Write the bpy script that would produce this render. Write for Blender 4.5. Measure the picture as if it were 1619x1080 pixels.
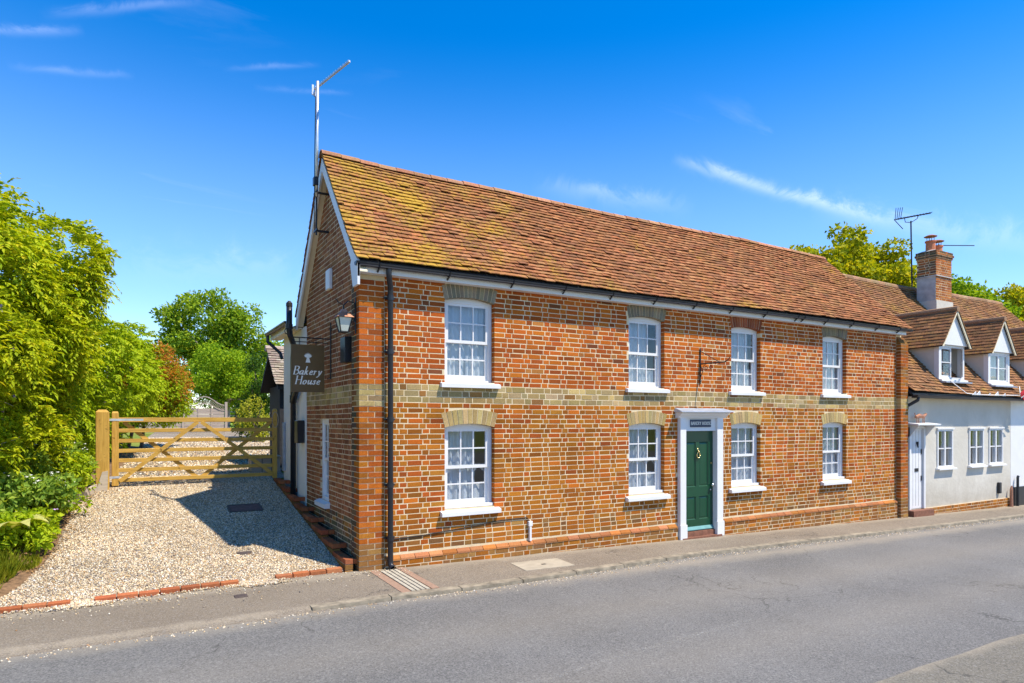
import bpy, math, random
import numpy as np
from mathutils import Vector, Matrix, noise as mnoise

for o in list(bpy.data.objects): bpy.data.objects.remove(o)
S = bpy.context.scene
COL = S.collection
R = math.radians

# ------------------------------------------------------------------ camera
cam = bpy.data.cameras.new('camera'); camo = bpy.data.objects.new('camera', cam); COL.objects.link(camo)
cam.sensor_width = 36; cam.lens = 22.725; cam.shift_y = 0.0754; cam.clip_start = 0.05; cam.clip_end = 4000
camo.location = (-2.598, -8.599, 2.06)
camo.rotation_euler = (R(90), 0, -math.atan2(.5024, .8646))
S.camera = camo

# ------------------------------------------------------------------ sky, sun, exposure
SUN_AZ, SUN_EL = R(-36), R(60)          # direction the light travels (from +Y, towards -X)
SUN_D = Vector((math.sin(SUN_AZ)*math.cos(SUN_EL), math.cos(SUN_AZ)*math.cos(SUN_EL), -math.sin(SUN_EL)))
STREAKS = [(43.93, 21.29, 61.01, 14.46, 0.01, 1.4249999999999998), (-10.23, 24.66, -3.26, 26.56, 0.006, 1.2000000000000002), (-6.10, 26.65, 4.80, 30.27, 0.006, 0.75), (-7.88, 23.20, -0.03, 24.55, 0.005, 0.675), (5.95, 26.27, 13.83, 27.74, 0.004, 0.675), (8.32, 25.45, 16.44, 26.04, 0.004, 0.6000000000000001), (31.87, 19.99, 46.03, 17.35, 0.016, 0.5249999999999999), (-2.67, 11.25, 14.34, 12.32, 0.03, 0.5249999999999999), (54.88, 16.44, 71.23, 10.94, 0.02, 0.5249999999999999)]
W = bpy.data.worlds.new('World'); S.world = W; W.use_nodes = True
wn = W.node_tree.nodes; wl = W.node_tree.links; wn.clear()
def wnode(t, **k):
    n = wn.new(t)
    for a, b in k.items(): setattr(n, a, b)
    return n
sky = wnode('ShaderNodeTexSky', sky_type='NISHITA', sun_disc=False)
sky.sun_elevation = SUN_EL; sky.sun_rotation = math.atan2(-SUN_D.x, -SUN_D.y)
sky.air_density = 1.0; sky.dust_density = 0.0; sky.ozone_density = 3.0
hs = wnode('ShaderNodeHueSaturation'); hs.inputs['Hue'].default_value = .507; hs.inputs['Saturation'].default_value = 1.66; hs.inputs['Value'].default_value = 1.3
wl.new(sky.outputs[0], hs.inputs['Color'])
tc = wnode('ShaderNodeTexCoord')
def wmath(op, a, b=None, c=None):
    n = wnode('ShaderNodeMath', operation=op)
    for i, v in enumerate((a, b, c)):
        if v is None: continue
        if isinstance(v, (int, float)): n.inputs[i].default_value = v
        else: wl.new(v, n.inputs[i])
    return n.outputs[0]
sep = wnode('ShaderNodeSeparateXYZ'); wl.new(tc.outputs['Generated'], sep.inputs[0])
zc = wmath('MAXIMUM', sep.outputs[2], 0.03)
comb = wnode('ShaderNodeCombineXYZ')
wl.new(wmath('DIVIDE', sep.outputs[0], zc), comb.inputs[0]); wl.new(wmath('DIVIDE', sep.outputs[1], zc), comb.inputs[1])
mp = wnode('ShaderNodeMapping'); mp.inputs['Rotation'].default_value = (0, 0, R(28)); mp.inputs['Scale'].default_value = (0.45, 1.9, 1)
wl.new(comb.outputs[0], mp.inputs[0])
n1 = wnode('ShaderNodeTexNoise'); n1.inputs['Scale'].default_value = 1.1; n1.inputs['Detail'].default_value = 9; n1.inputs['Roughness'].default_value = .62; n1.inputs['Distortion'].default_value = .7
wl.new(mp.outputs[0], n1.inputs['Vector'])
n2 = wnode('ShaderNodeTexNoise'); n2.inputs['Scale'].default_value = .5; n2.inputs['Detail'].default_value = 3
wl.new(comb.outputs[0], n2.inputs['Vector'])
m1 = wnode('ShaderNodeMapRange'); m1.inputs[1].default_value = .60; m1.inputs[2].default_value = .92; wl.new(n1.outputs[0], m1.inputs[0])
m2 = wnode('ShaderNodeMapRange'); m2.inputs[1].default_value = .50; m2.inputs[2].default_value = .70; wl.new(n2.outputs[0], m2.inputs[0])
cl = wmath('MULTIPLY', wmath('MULTIPLY', m1.outputs[0], m2.outputs[0]), .5)
# thin veil towards the horizon
veil = wnode('ShaderNodeMapRange', interpolation_type='SMOOTHSTEP'); veil.inputs[1].default_value = .52; veil.inputs[2].default_value = 0.02; veil.inputs[3].default_value = 0; veil.inputs[4].default_value = .40
wl.new(sep.outputs[2], veil.inputs[0])
# long thin cirrus streaks, each an arc between two directions of the sky
def wvec(op, a, b):
    n = wnode('ShaderNodeVectorMath', operation=op)
    for i, v in enumerate((a, b)):
        if isinstance(v, Vector): n.inputs[i].default_value = v
        else: wl.new(v, n.inputs[i])
    return n.outputs['Value'] if op == 'DOT_PRODUCT' else n.outputs[0]
n3 = wnode('ShaderNodeTexNoise'); n3.inputs['Scale'].default_value = 14; n3.inputs['Detail'].default_value = 8; n3.inputs['Roughness'].default_value = .68; n3.inputs['Distortion'].default_value = 1.
wl.new(tc.outputs['Generated'], n3.inputs['Vector'])
def streak(az1, el1, az2, el2, wid, k):
    wid *= .75
    d1, d2 = [Vector((math.sin(R(a))*math.cos(R(e)), math.cos(R(a))*math.cos(R(e)), math.sin(R(e)))) for a, e in ((az1, el1), (az2, el2))]
    nn = d1.cross(d2).normalized(); mid = (d1+d2).normalized(); half = math.acos(max(-1, min(1, mid.dot(d1)))); along = nn.cross(mid)
    v = tc.outputs['Generated']
    q = wmath('ADD', wvec('DOT_PRODUCT', v, nn), wmath('MULTIPLY', wmath('SUBTRACT', n3.outputs[0], .5), wid*4.5))
    a = wmath('EXPONENT', wmath('MULTIPLY', wmath('POWER', wmath('DIVIDE', wmath('ABSOLUTE', q), wid), 2.), -1.))
    u = wmath('DIVIDE', wvec('DOT_PRODUCT', v, along), math.sin(half)); e = wmath('MAXIMUM', wmath('SUBTRACT', 1., wmath('POWER', wmath('ABSOLUTE', u), 2.)), 0.)
    e = wmath('MULTIPLY', e, wmath('GREATER_THAN', wvec('DOT_PRODUCT', v, mid), 0.))
    return wmath('MULTIPLY', wmath('MULTIPLY', a, e), wmath('MULTIPLY', wmath('MAXIMUM', wmath('SUBTRACT', n3.outputs[0], .32), 0.), k*(1.1 if az1 > 20 else .55)))
for st in STREAKS: cl = wmath('ADD', cl, streak(*st))
cl = wmath('MINIMUM', wmath('ADD', cl, veil.outputs[0]), .8)
mixc = wnode('ShaderNodeMix', data_type='RGBA'); wl.new(cl, mixc.inputs[0]); wl.new(hs.outputs[0], mixc.inputs[6]); mixc.inputs[7].default_value = (6.3, 7.1, 9.4, 1)
bg = wnode('ShaderNodeBackground'); bg.inputs['Strength'].default_value = .13
wl.new(mixc.outputs[2], bg.inputs['Color'])
wo = wnode('ShaderNodeOutputWorld'); wl.new(bg.outputs[0], wo.inputs[0])
sl = bpy.data.lights.new('sun', 'SUN'); sl.energy = 5.0; sl.angle = R(.53); sl.color = (1, .92, .78)
so = bpy.data.objects.new('sun', sl); COL.objects.link(so); so.rotation_euler = SUN_D.to_track_quat('-Z', 'Y').to_euler(); so.location = (10, -20, 40)
S.view_settings.view_transform = 'Standard'; S.view_settings.look = 'None'; S.view_settings.gamma = 1
S.view_settings.use_curve_mapping = False; S.view_settings.exposure = 0.55
S.render.engine = 'CYCLES'; S.cycles.max_bounces = 6; S.cycles.transparent_max_bounces = 12

# ------------------------------------------------------------------ helpers
rng = random.Random(7); nr = np.random.default_rng(11)
def tag(o, label=None, cat=None, group=None, kind=None):
    if label: o['label'] = label
    if cat: o['category'] = cat
    if group: o['group'] = group
    if kind: o['kind'] = kind
    return o
def empty(name, loc, label, cat, group=None):
    o = bpy.data.objects.new(name, None); COL.objects.link(o); o.location = loc; o.empty_display_size = .1
    return tag(o, label, cat, group)
def link(name, me, mat, parent=None, kind=None):
    o = bpy.data.objects.new(name, me); COL.objects.link(o)
    if mat is not None and len(me.materials) == 0: me.materials.append(mat)
    if parent is not None:
        o.parent = parent
        if parent.type == 'EMPTY': o.location = -parent.location
    if kind: o['kind'] = kind
    return o
def npmesh(name, V, F, cols=None, smooth=False):
    """V (n,3); F (m,k) uniform polygons"""
    V = np.asarray(V, dtype=np.float32); F = np.asarray(F, dtype=np.int32)
    me = bpy.data.meshes.new(name); m, k = F.shape
    me.vertices.add(len(V)); me.vertices.foreach_set('co', V.ravel())
    me.loops.add(m*k); me.loops.foreach_set('vertex_index', F.ravel())
    me.polygons.add(m); me.polygons.foreach_set('loop_start', np.arange(0, m*k, k, dtype=np.int32)); me.polygons.foreach_set('loop_total', np.full(m, k, dtype=np.int32))
    if smooth: me.polygons.foreach_set('use_smooth', np.ones(m, dtype=bool))
    me.update(calc_edges=True); me.validate()
    if cols is not None:
        ca = me.color_attributes.new('Col', 'FLOAT_COLOR', 'POINT')
        c = np.ones((len(V), 4), dtype=np.float32); c[:, :3] = cols
        ca.data.foreach_set('color', c.ravel())
    return me
class MB:
    def __init__(s): s.v = []; s.f = []; s.c = []; s.col = (1, 1, 1)
    def add(s, V, F):
        b = len(s.v); s.v += [tuple(p) for p in V]; s.f += [tuple(b+i for i in q) for q in F]; s.c += [s.col]*len(V); return s
    def box(s, x0, x1, y0, y1, z0, z1):
        return s.add([(x0,y0,z0),(x1,y0,z0),(x1,y1,z0),(x0,y1,z0),(x0,y0,z1),(x1,y0,z1),(x1,y1,z1),(x0,y1,z1)],
                     [(0,3,2,1),(4,5,6,7),(0,1,5,4),(1,2,6,5),(2,3,7,6),(3,0,4,7)])
    def hexa(s, P):   # 8 points: bottom 4, top 4
        return s.add(P, [(0,3,2,1),(4,5,6,7),(0,1,5,4),(1,2,6,5),(2,3,7,6),(3,0,4,7)])
    def bbox(s, x0, x1, y0, y1, z0, z1, b=.006):   # bevelled box
        V = []; 
        for x, sx in ((x0,1),(x1,-1)):
            for y, sy in ((y0,1),(y1,-1)):
                for z, sz in ((z0,1),(z1,-1)):
                    V += [(x+sx*b,y+sy*b,z),(x+sx*b,y,z+sz*b),(x,y+sy*b,z+sz*b)]
        g = lambda i,j,k,a: (i*4+j*2+k)*3+a
        F = []
        for k in (0,1): F.append((g(0,0,k,0),g(1,0,k,0),g(1,1,k,0),g(0,1,k,0)))
        for j in (0,1): F.append((g(0,j,0,1),g(1,j,0,1),g(1,j,1,1),g(0,j,1,1)))
        for i in (0,1): F.append((g(i,0,0,2),g(i,1,0,2),g(i,1,1,2),g(i,0,1,2)))
        for j in (0,1):
            for k in (0,1): F.append((g(0,j,k,0),g(1,j,k,0),g(1,j,k,1),g(0,j,k,1)))
        for i in (0,1):
            for k in (0,1): F.append((g(i,0,k,0),g(i,1,k,0),g(i,1,k,2),g(i,0,k,2)))
        for i in (0,1):
            for j in (0,1): F.append((g(i,j,0,1),g(i,j,1,1),g(i,j,1,2),g(i,j,0,2)))
        for i in (0,1):
            for j in (0,1):
                for k in (0,1): F.append((g(i,j,k,0),g(i,j,k,1),g(i,j,k,2)))
        return s.add(V, F)
    def beam(s, a, b, w, h, up=(0,0,1)):   # rectangular bar from a to b
        a = Vector(a); b = Vector(b); d = (b-a).normalized(); u = Vector(up); sd = d.cross(u)
        if sd.length < 1e-4: sd = d.cross(Vector((1,0,0)))
        sd.normalize(); u = sd.cross(d).normalized(); sd *= w/2; u = u*h/2
        return s.hexa([a-sd-u, a+sd-u, b+sd-u, b-sd-u, a-sd+u, a+sd+u, b+sd+u, b-sd+u])
    def tube(s, path, r, n=8, cap=True):
        path = [Vector(p) for p in path]; m = len(path); rs = r if hasattr(r, '__len__') else [r]*m
        b = len(s.v); prev = None; V = []
        for i, p in enumerate(path):
            d = (path[min(i+1, m-1)]-path[max(i-1, 0)])
            if d.length < 1e-9: d = Vector((0,0,1))
            d.normalize()
            if prev is None:
                a = d.orthogonal().normalized()
            else:
                a = prev-d*prev.dot(d)
                a = a.normalized() if a.length > 1e-6 else d.orthogonal().normalized()
            prev = a; c = d.cross(a)
            for k in range(n):
                t = 2*math.pi*k/n; V.append(p+(a*math.cos(t)+c*math.sin(t))*rs[i])
        F = [(i*n+k, i*n+(k+1)%n, (i+1)*n+(k+1)%n, (i+1)*n+k) for i in range(m-1) for k in range(n)]
        if cap: F += [tuple(range(n))[::-1], tuple((m-1)*n+k for k in range(n))]
        return s.add(V, F)
    def lathe(s, cx, cy, prof, n=16):
        V = [(cx+r*math.cos(2*math.pi*k/n), cy+r*math.sin(2*math.pi*k/n), z) for r, z in prof for k in range(n)]
        F = [(i*n+k, i*n+(k+1)%n, (i+1)*n+(k+1)%n, (i+1)*n+k) for i in range(len(prof)-1) for k in range(n)]
        return s.add(V, F)
    def prism(s, pts, axis, a, b):   # polygon extruded along an axis
        n = len(pts); mk = {'x': lambda p, t: (t, p[0], p[1]), 'y': lambda p, t: (p[0], t, p[1]), 'z': lambda p, t: (p[0], p[1], t)}[axis]
        V = [mk(p, a) for p in pts]+[mk(p, b) for p in pts]
        return s.add(V, [tuple(range(n))[::-1], tuple(range(n, 2*n))]+[(i, (i+1) % n, n+(i+1) % n, n+i) for i in range(n)])
    def build(s, name, mat, parent=None, smooth=False, kind=None, colored=False):
        me = bpy.data.meshes.new(name); me.from_pydata(s.v, [], s.f); me.update()
        if colored:
            ca = me.color_attributes.new('Col', 'FLOAT_COLOR', 'POINT')
            ca.data.foreach_set('color', np.array([(*c, 1) for c in s.c], dtype=np.float32).ravel())
        if smooth:
            me.polygons.foreach_set('use_smooth', np.ones(len(me.polygons), dtype=bool))
        return link(name, me, mat, parent, kind)
def arc(cx, cy, r, a0, a1, n):
    return [(cx+r*math.cos(R(a0+(a1-a0)*i/n)), cy+r*math.sin(R(a0+(a1-a0)*i/n))) for i in range(n+1)]

# ------------------------------------------------------------------ materials
class NT:
    def __init__(s, name):
        s.m = bpy.data.materials.new(name); s.m.use_nodes = True; s.n = s.m.node_tree.nodes; s.l = s.m.node_tree.links
        s.bsdf = s.n['Principled BSDF']; s.out = s.n['Material Output']
    def node(s, t, **k):
        n = s.n.new(t)
        for a, b in k.items(): setattr(n, a, b)
        return n
    def pos(s): return s.node('ShaderNodeNewGeometry').outputs['Position']
    def noise(s, scale, detail=4, rough=.55, vec=None, dist=0):
        n = s.node('ShaderNodeTexNoise'); n.inputs['Scale'].default_value = scale; n.inputs['Detail'].default_value = detail; n.inputs['Roughness'].default_value = rough; n.inputs['Distortion'].default_value = dist
        s.l.new(vec if vec is not None else s.pos(), n.inputs['Vector']); return n.outputs[0]
    def ramp(s, fac, stops, interp='LINEAR'):
        n = s.node('ShaderNodeValToRGB'); n.color_ramp.interpolation = interp; e = n.color_ramp.elements
        while len(e) < len(stops): e.new(.5)
        for x, (p, c) in zip(e, stops): x.position = p; x.color = (*c, 1) if len(c) == 3 else c
        s.l.new(fac, n.inputs[0]); return n.outputs[0]
    def rng(s, fac, a, b, c=0., d=1.):
        n = s.node('ShaderNodeMapRange'); s.l.new(fac, n.inputs[0])
        for i, v in enumerate((a, b, c, d)): n.inputs[i+1].default_value = v
        return n.outputs[0]
    def mix(s, fac, a, b, blend='MIX'):
        n = s.node('ShaderNodeMix', data_type='RGBA', blend_type=blend)
        for i, v in ((0, fac), (6, a), (7, b)):
            if isinstance(v, (int, float)): n.inputs[i].default_value = v
            elif isinstance(v, tuple): n.inputs[i].default_value = (*v, 1) if len(v) == 3 else v
            else: s.l.new(v, n.inputs[i])
        return n.outputs[2]
    def math(s, op, a, b=0.):
        n = s.node('ShaderNodeMath', operation=op)
        for i, v in enumerate((a, b)):
            if isinstance(v, (int, float)): n.inputs[i].default_value = v
            else: s.l.new(v, n.inputs[i])
        return n.outputs[0]
    def attr(s, name='Col'): return s.node('ShaderNodeVertexColor', layer_name=name).outputs[0]
    def bump(s, h, strength=.3, dist=.01):
        n = s.node('ShaderNodeBump'); n.inputs['Strength'].default_value = strength; n.inputs['Distance'].default_value = dist
        s.l.new(h, n.inputs['Height']); s.l.new(n.outputs[0], s.bsdf.inputs['Normal'])
    def done(s, col=None, rough=.8, metal=0., spec=.4):
        b = s.bsdf.inputs
        if isinstance(col, tuple): b['Base Color'].default_value = (*col, 1)
        elif col is not None: s.l.new(col, b['Base Color'])
        if isinstance(rough, float): b['Roughness'].default_value = rough
        else: s.l.new(rough, b['Roughness'])
        b['Metallic'].default_value = metal; b['Specular IOR Level'].default_value = spec
        return s.m
def simple(name, c, rough=.6, metal=0., var=.18, scale=6., bump=.0, bscale=60., spec=.4):
    t = NT(name); n = t.noise(scale, 5)
    col = t.mix(t.rng(n, .3, .7), tuple(x*(1-var) for x in c), tuple(min(1, x*(1+var)) for x in c))
    if bump: t.bump(t.noise(bscale, 4), bump, .004)
    return t.done(col, rough, metal, spec)
def m_masonry(name, rough=.9, spotscale=55, bump=.5):
    t = NT(name); c = t.attr()
    c = t.mix(t.rng(t.noise(spotscale, 5, .65), .3, .75, .0, 1.), t.mix(1., c, (.72,.70,.68), 'MULTIPLY'), t.mix(1., c, (1.2,1.18,1.15), 'MULTIPLY'))
    c = t.mix(t.rng(t.noise(16, 4), .66, .80, 0, .25), c, (.50,.34,.20))
    c = t.mix(1., c, t.ramp(t.noise(.75, 5, .65), [(.28,(.66,.64,.60)),(.5,(.95,.95,.95)),(.72,(1.12,1.08,1.0))]), 'MULTIPLY')
    t.bump(t.noise(140, 5, .7), bump, .004); return t.done(c, rough, spec=.06)
def m_mortar(name, a, b):
    t = NT(name); c = t.mix(t.rng(t.noise(3.2, 5), .3, .7), a, b); c = t.mix(t.rng(t.noise(45, 4), .55, .8, 0, .55), c, tuple(x*.45 for x in a))
    t.bump(t.noise(120, 5, .7), .6, .004); return t.done(c, .95, spec=.15)
M = {}
M['brick'] = m_masonry('brick')
M['mortar'] = m_mortar('mortar', (.62,.48,.28), (.74,.62,.42))
M['mortar_dark'] = m_mortar('mortar_weathered', (.54,.40,.24), (.68,.54,.36))
def m_tile(name, moss=True):
    t = NT(name); c = t.attr()
    c = t.mix(t.rng(t.noise(30, 5, .7), .3, .72), t.mix(1., c, (.55,.55,.56), 'MULTIPLY'), t.mix(1., c, (1.28,1.25,1.2), 'MULTIPLY'))
    sp = t.node('ShaderNodeSeparateXYZ'); t.l.new(t.pos(), sp.inputs[0])
    blot = t.noise(24, 5, .75)
    if moss:
        # yellow lichen, thick near the old verge and thinning along the slope
        near = t.rng(sp.outputs[0], 0.0, 4.2, .19, -.03) if moss == 1 else t.math('ADD', sp.outputs[2], 0.) if False else t.rng(sp.outputs[0], 12, 30, -.03, .05)
        patch = t.math('ADD', t.math('ADD', t.noise(1.3, 5, .65), near), t.math('MULTIPLY', t.math('SUBTRACT', blot, .5), 1.1))
        c = t.mix(t.rng(patch, .58, .78, 0, .78), c, t.mix(t.noise(9, 3), (.36,.21,.014), (.52,.34,.03)))
    c = t.mix(t.rng(t.noise(2.1, 6, .75), .45, .75, 0, .36), c, (.20,.145,.055))   # olive brown growth
    c = t.mix(t.rng(t.noise(19, 5, .8), .68, .75, 0, .6), c, (.46,.39,.29))      # pale lichen spots
    c = t.mix(t.rng(t.noise(5, 5, .75), .62, .78, 0, .5), c, (.06,.045,.03))       # black algae
    t.bump(t.noise(90, 5, .7), .6, .006); return t.done(c, .92, spec=.2)
M['tile'] = m_tile('clay_tile'); M['tile_old'] = m_tile('weathered_tile', 2); M['tile_plain'] = m_tile('plain_tile', 0)
M['white'] = simple('white_paint', (.70,.69,.68), .45, var=.04, scale=3, bump=.05)
M['cream'] = simple('cream_paint', (.74,.64,.44), .5, var=.06)
M['render'] = simple('white_render', (.74,.71,.64), .9, var=.06, scale=1.2, bump=.35, bscale=25)
def m_render():
    t = NT('offwhite_render'); c = t.mix(t.rng(t.noise(1.1, 5, .6), .3, .7), (.52,.48,.40), (.62,.58,.50))
    sp = t.node('ShaderNodeSeparateXYZ'); t.l.new(t.pos(), sp.inputs[0])
    sp_ = t.rng(t.math('ADD', sp.outputs[2], t.math('MULTIPLY', t.math('SUBTRACT', t.noise(3.5, 6, .75), .5), 1.3)), -.25, .55, .55, 0.)     # splash dirt
    c = t.mix(sp_, c, (.30,.25,.18)); c = t.mix(t.rng(t.noise(6, 6, .8), .64, .74, 0, .35), c, (.33,.30,.25))
    t.bump(t.noise(9, 6, .6), .35, .02); return t.done(c, .93, spec=.15)
M['render_nb'] = m_render()
M['black'] = simple('black_plastic', (.018,.019,.023), .35, var=.2)
M['iron'] = simple('wrought_iron', (.02,.018,.017), .6, var=.3, scale=30)
M['greendoor'] = simple('green_gloss_paint', (.004,.052,.022), .3, var=.08, spec=.5)
M['teal'] = simple('teal_paint', (.12,.28,.27), .5)
M['brass'] = simple('brass', (.72,.55,.24), .25, 1.)
M['chrome'] = simple('steel', (.7,.7,.68), .25, 1.)
M['lead'] = simple('sheet_lead', (.33,.36,.42), .55, .2, var=.2, scale=8)
M['slate'] = simple('navy_plate', (.035,.05,.085), .5)
M['letter'] = simple('cream_letters', (.85,.82,.72), .6, var=.02)
M['signbrown'] = simple('brown_sign_paint', (.135,.078,.024), .5, var=.1, scale=9)
M['copper'] = simple('aged_copper', (.42,.20,.12), .5, .5, var=.25, scale=25)
M['frost'] = simple('frosted_glass', (.55,.58,.50), .2, var=.1)
M['alu'] = simple('aluminium', (.62,.63,.65), .4, .7)
M['terracotta'] = simple('terracotta', (.50,.17,.08), .8, var=.2, scale=12)
M['quarry'] = simple('worn_step_brick', (.20,.085,.05), .9, var=.3, scale=18, bump=.5)
M['cement'] = simple('cement', (.42,.40,.37), .95, var=.2, scale=5, bump=.5)
M['kerbstone'] = simple('weathered_kerb', (.25,.21,.15), .95, var=.4, scale=9, bump=.9, bscale=40)
M['concrete'] = simple('pale_concrete', (.37,.32,.24), .95, var=.14, scale=7, bump=.5)
M['darkgrey'] = simple('dark_iron_cover', (.10,.075,.065), .7, .3, var=.3, scale=20, bump=.4)
M['soil'] = simple('soil', (.17,.10,.05), 1., var=.45, scale=22, bump=.9, bscale=50)
M['edgebrick'] = m_masonry('paver_brick', bump=.6)
M['bark'] = simple('bark', (.15,.11,.08), .95, var=.4, scale=12, bump=.9, bscale=22)
M['barkpale'] = simple('grey_bark', (.30,.25,.20), .95, var=.3, scale=9, bump=.9, bscale=16)
M['net'] = None
def m_wood(name, a, b, sc=(2, 30, 30)):
    t = NT(name); mpn = t.node('ShaderNodeMapping'); mpn.inputs['Scale'].default_value = sc; t.l.new(t.pos(), mpn.inputs[0])
    n = t.noise(1.6, 6, .6, mpn.outputs[0], .8); c = t.mix(t.rng(n, .3, .7), a, b)
    c = t.mix(t.rng(t.noise(13, 2), .66, .72, 0, .7), c, tuple(x*.4 for x in a))
    t.bump(n, .25, .004); return t.done(c, .7, spec=.25)
M['gatewood'] = m_wood('treated_softwood', (.38,.205,.032), (.64,.40,.09))
M['postwood'] = m_wood('post_softwood', (.36,.195,.03), (.62,.38,.085), (30, 30, 2))
M['oldwood'] = m_wood('grey_weathered_wood', (.40,.33,.25), (.56,.48,.38))
M['fencewood'] = m_wood('pale_fence_wood', (.34,.26,.20), (.45,.37,.30))
M['blackwood'] = m_wood('black_boarding', (.02,.02,.022), (.04,.04,.045))
def m_glass():
    t = NT('window_glass'); tr = t.node('ShaderNodeBsdfTransparent'); tr.inputs[0].default_value = (.92,.945,.97,1)
    gl = t.node('ShaderNodeBsdfGlossy'); gl.inputs['Roughness'].default_value = .02
    lw = t.node('ShaderNodeLayerWeight'); lw.inputs[0].default_value = .5
    mx = t.node('ShaderNodeMixShader'); t.l.new(t.math('MULTIPLY_ADD' if False else 'ADD', t.math('MULTIPLY', t.math('POWER', lw.outputs['Facing'], 4.), .85), .05), mx.inputs[0])
    t.l.new(tr.outputs[0], mx.inputs[1]); t.l.new(gl.outputs[0], mx.inputs[2]); t.l.new(mx.outputs[0], t.out.inputs[0]); return t.m
M['glass'] = m_glass()
def m_curtain(name, c):
    t = NT(name); n = t.noise(60, 4); col = t.mix(t.rng(n, .35, .65), tuple(x*.92 for x in c), c); t.done(col, .9, spec=.1)
    tl = t.node('ShaderNodeBsdfTranslucent'); t.l.new(col, tl.inputs[0]); mx = t.node('ShaderNodeMixShader'); mx.inputs[0].default_value = .3
    t.l.new(t.bsdf.outputs[0], mx.inputs[1]); t.l.new(tl.outputs[0], mx.inputs[2]); t.l.new(mx.outputs[0], t.out.inputs[0]); return t.m
M['net'] = m_curtain('net_curtain', (.74,.77,.78)); M['lace'] = m_curtain('white_lace', (.80,.80,.78))
def m_leaf(name, stops, transl=.42, rough=.5, clump=.6, big=None):
    t = NT(name); isl = t.node('ShaderNodeNewGeometry').outputs['Random Per Island']
    f = t.math('ADD', t.math('MULTIPLY', isl, .75), t.math('MULTIPLY', t.rng(t.noise(clump, 3), .3, .7), .25))
    c = t.ramp(f, stops)
    if big is not None: c = t.mix(t.rng(t.noise(big[0], 3), big[1], big[2]), c, big[3])
    t.done(c, .65, spec=.12); tl = t.node('ShaderNodeBsdfTranslucent'); t.l.new(t.mix(1., c, (1.35,1.25,.5), 'MULTIPLY'), tl.inputs[0])
    mx = t.node('ShaderNodeMixShader'); mx.inputs[0].default_value = transl
    t.l.new(t.bsdf.outputs[0], mx.inputs[1]); t.l.new(tl.outputs[0], mx.inputs[2]); t.l.new(mx.outputs[0], t.out.inputs[0]); return t.m
M['leaf_wist'] = m_leaf('wisteria_leaf', [(0,(.18,.25,.008)),(.4,(.34,.42,.010)),(.75,(.50,.54,.018)),(1,(.64,.53,.035))])
M['leaf_hedge'] = m_leaf('hedge_leaf', [(0,(.17,.27,.008)),(.45,(.33,.45,.012)),(1,(.52,.58,.03))])
M['leaf_red'] = m_leaf('red_tip_leaf', [(0,(.20,.26,.02)),(.35,(.38,.36,.03)),(.5,(.55,.24,.04)),(1,(.62,.13,.04))])
M['leaf_tree'] = m_leaf('tree_leaf', [(0,(.10,.20,.018)),(.5,(.23,.36,.025)),(1,(.44,.50,.04))])
M['leaf_dense'] = m_leaf('dense_tree_leaf', [(0,(.11,.22,.010)),(.5,(.24,.38,.014)),(1,(.42,.50,.025))])
M['leaf_yellow'] = m_leaf('yellow_shrub_leaf', [(0,(.20,.24,.02)),(.5,(.38,.40,.03)),(1,(.52,.48,.07))])
M['leaf_dark'] = m_leaf('dark_hedge_leaf', [(0,(.03,.07,.012)),(.5,(.05,.12,.015)),(1,(.12,.20,.02))])
M['leaf_maple'] = m_leaf('maple_leaf', [(0,(.17,.22,.008)),(.5,(.34,.38,.010)),(1,(.56,.46,.02))])
M['leaf_peren'] = m_leaf('perennial_leaf', [(0,(.10,.20,.025)),(.5,(.24,.37,.05)),(1,(.44,.52,.08))])
M['leaf_pale'] = m_leaf('pale_big_leaf', [(0,(.42,.46,.10)),(.5,(.55,.55,.18)),(1,(.68,.62,.22))])
M['grass'] = m_leaf('grass_blade', [(0,(.12,.18,.012)),(.5,(.24,.28,.015)),(1,(.42,.36,.03))])
M['flower_white'] = simple('white_petal', (.8,.8,.74), .7, var=.05); M['flower_purple'] = simple('purple_petal', (.38,.28,.62), .7, var=.15)
M['flower_pink'] = simple('pink_petal', (.62,.42,.68), .7, var=.15)
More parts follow.
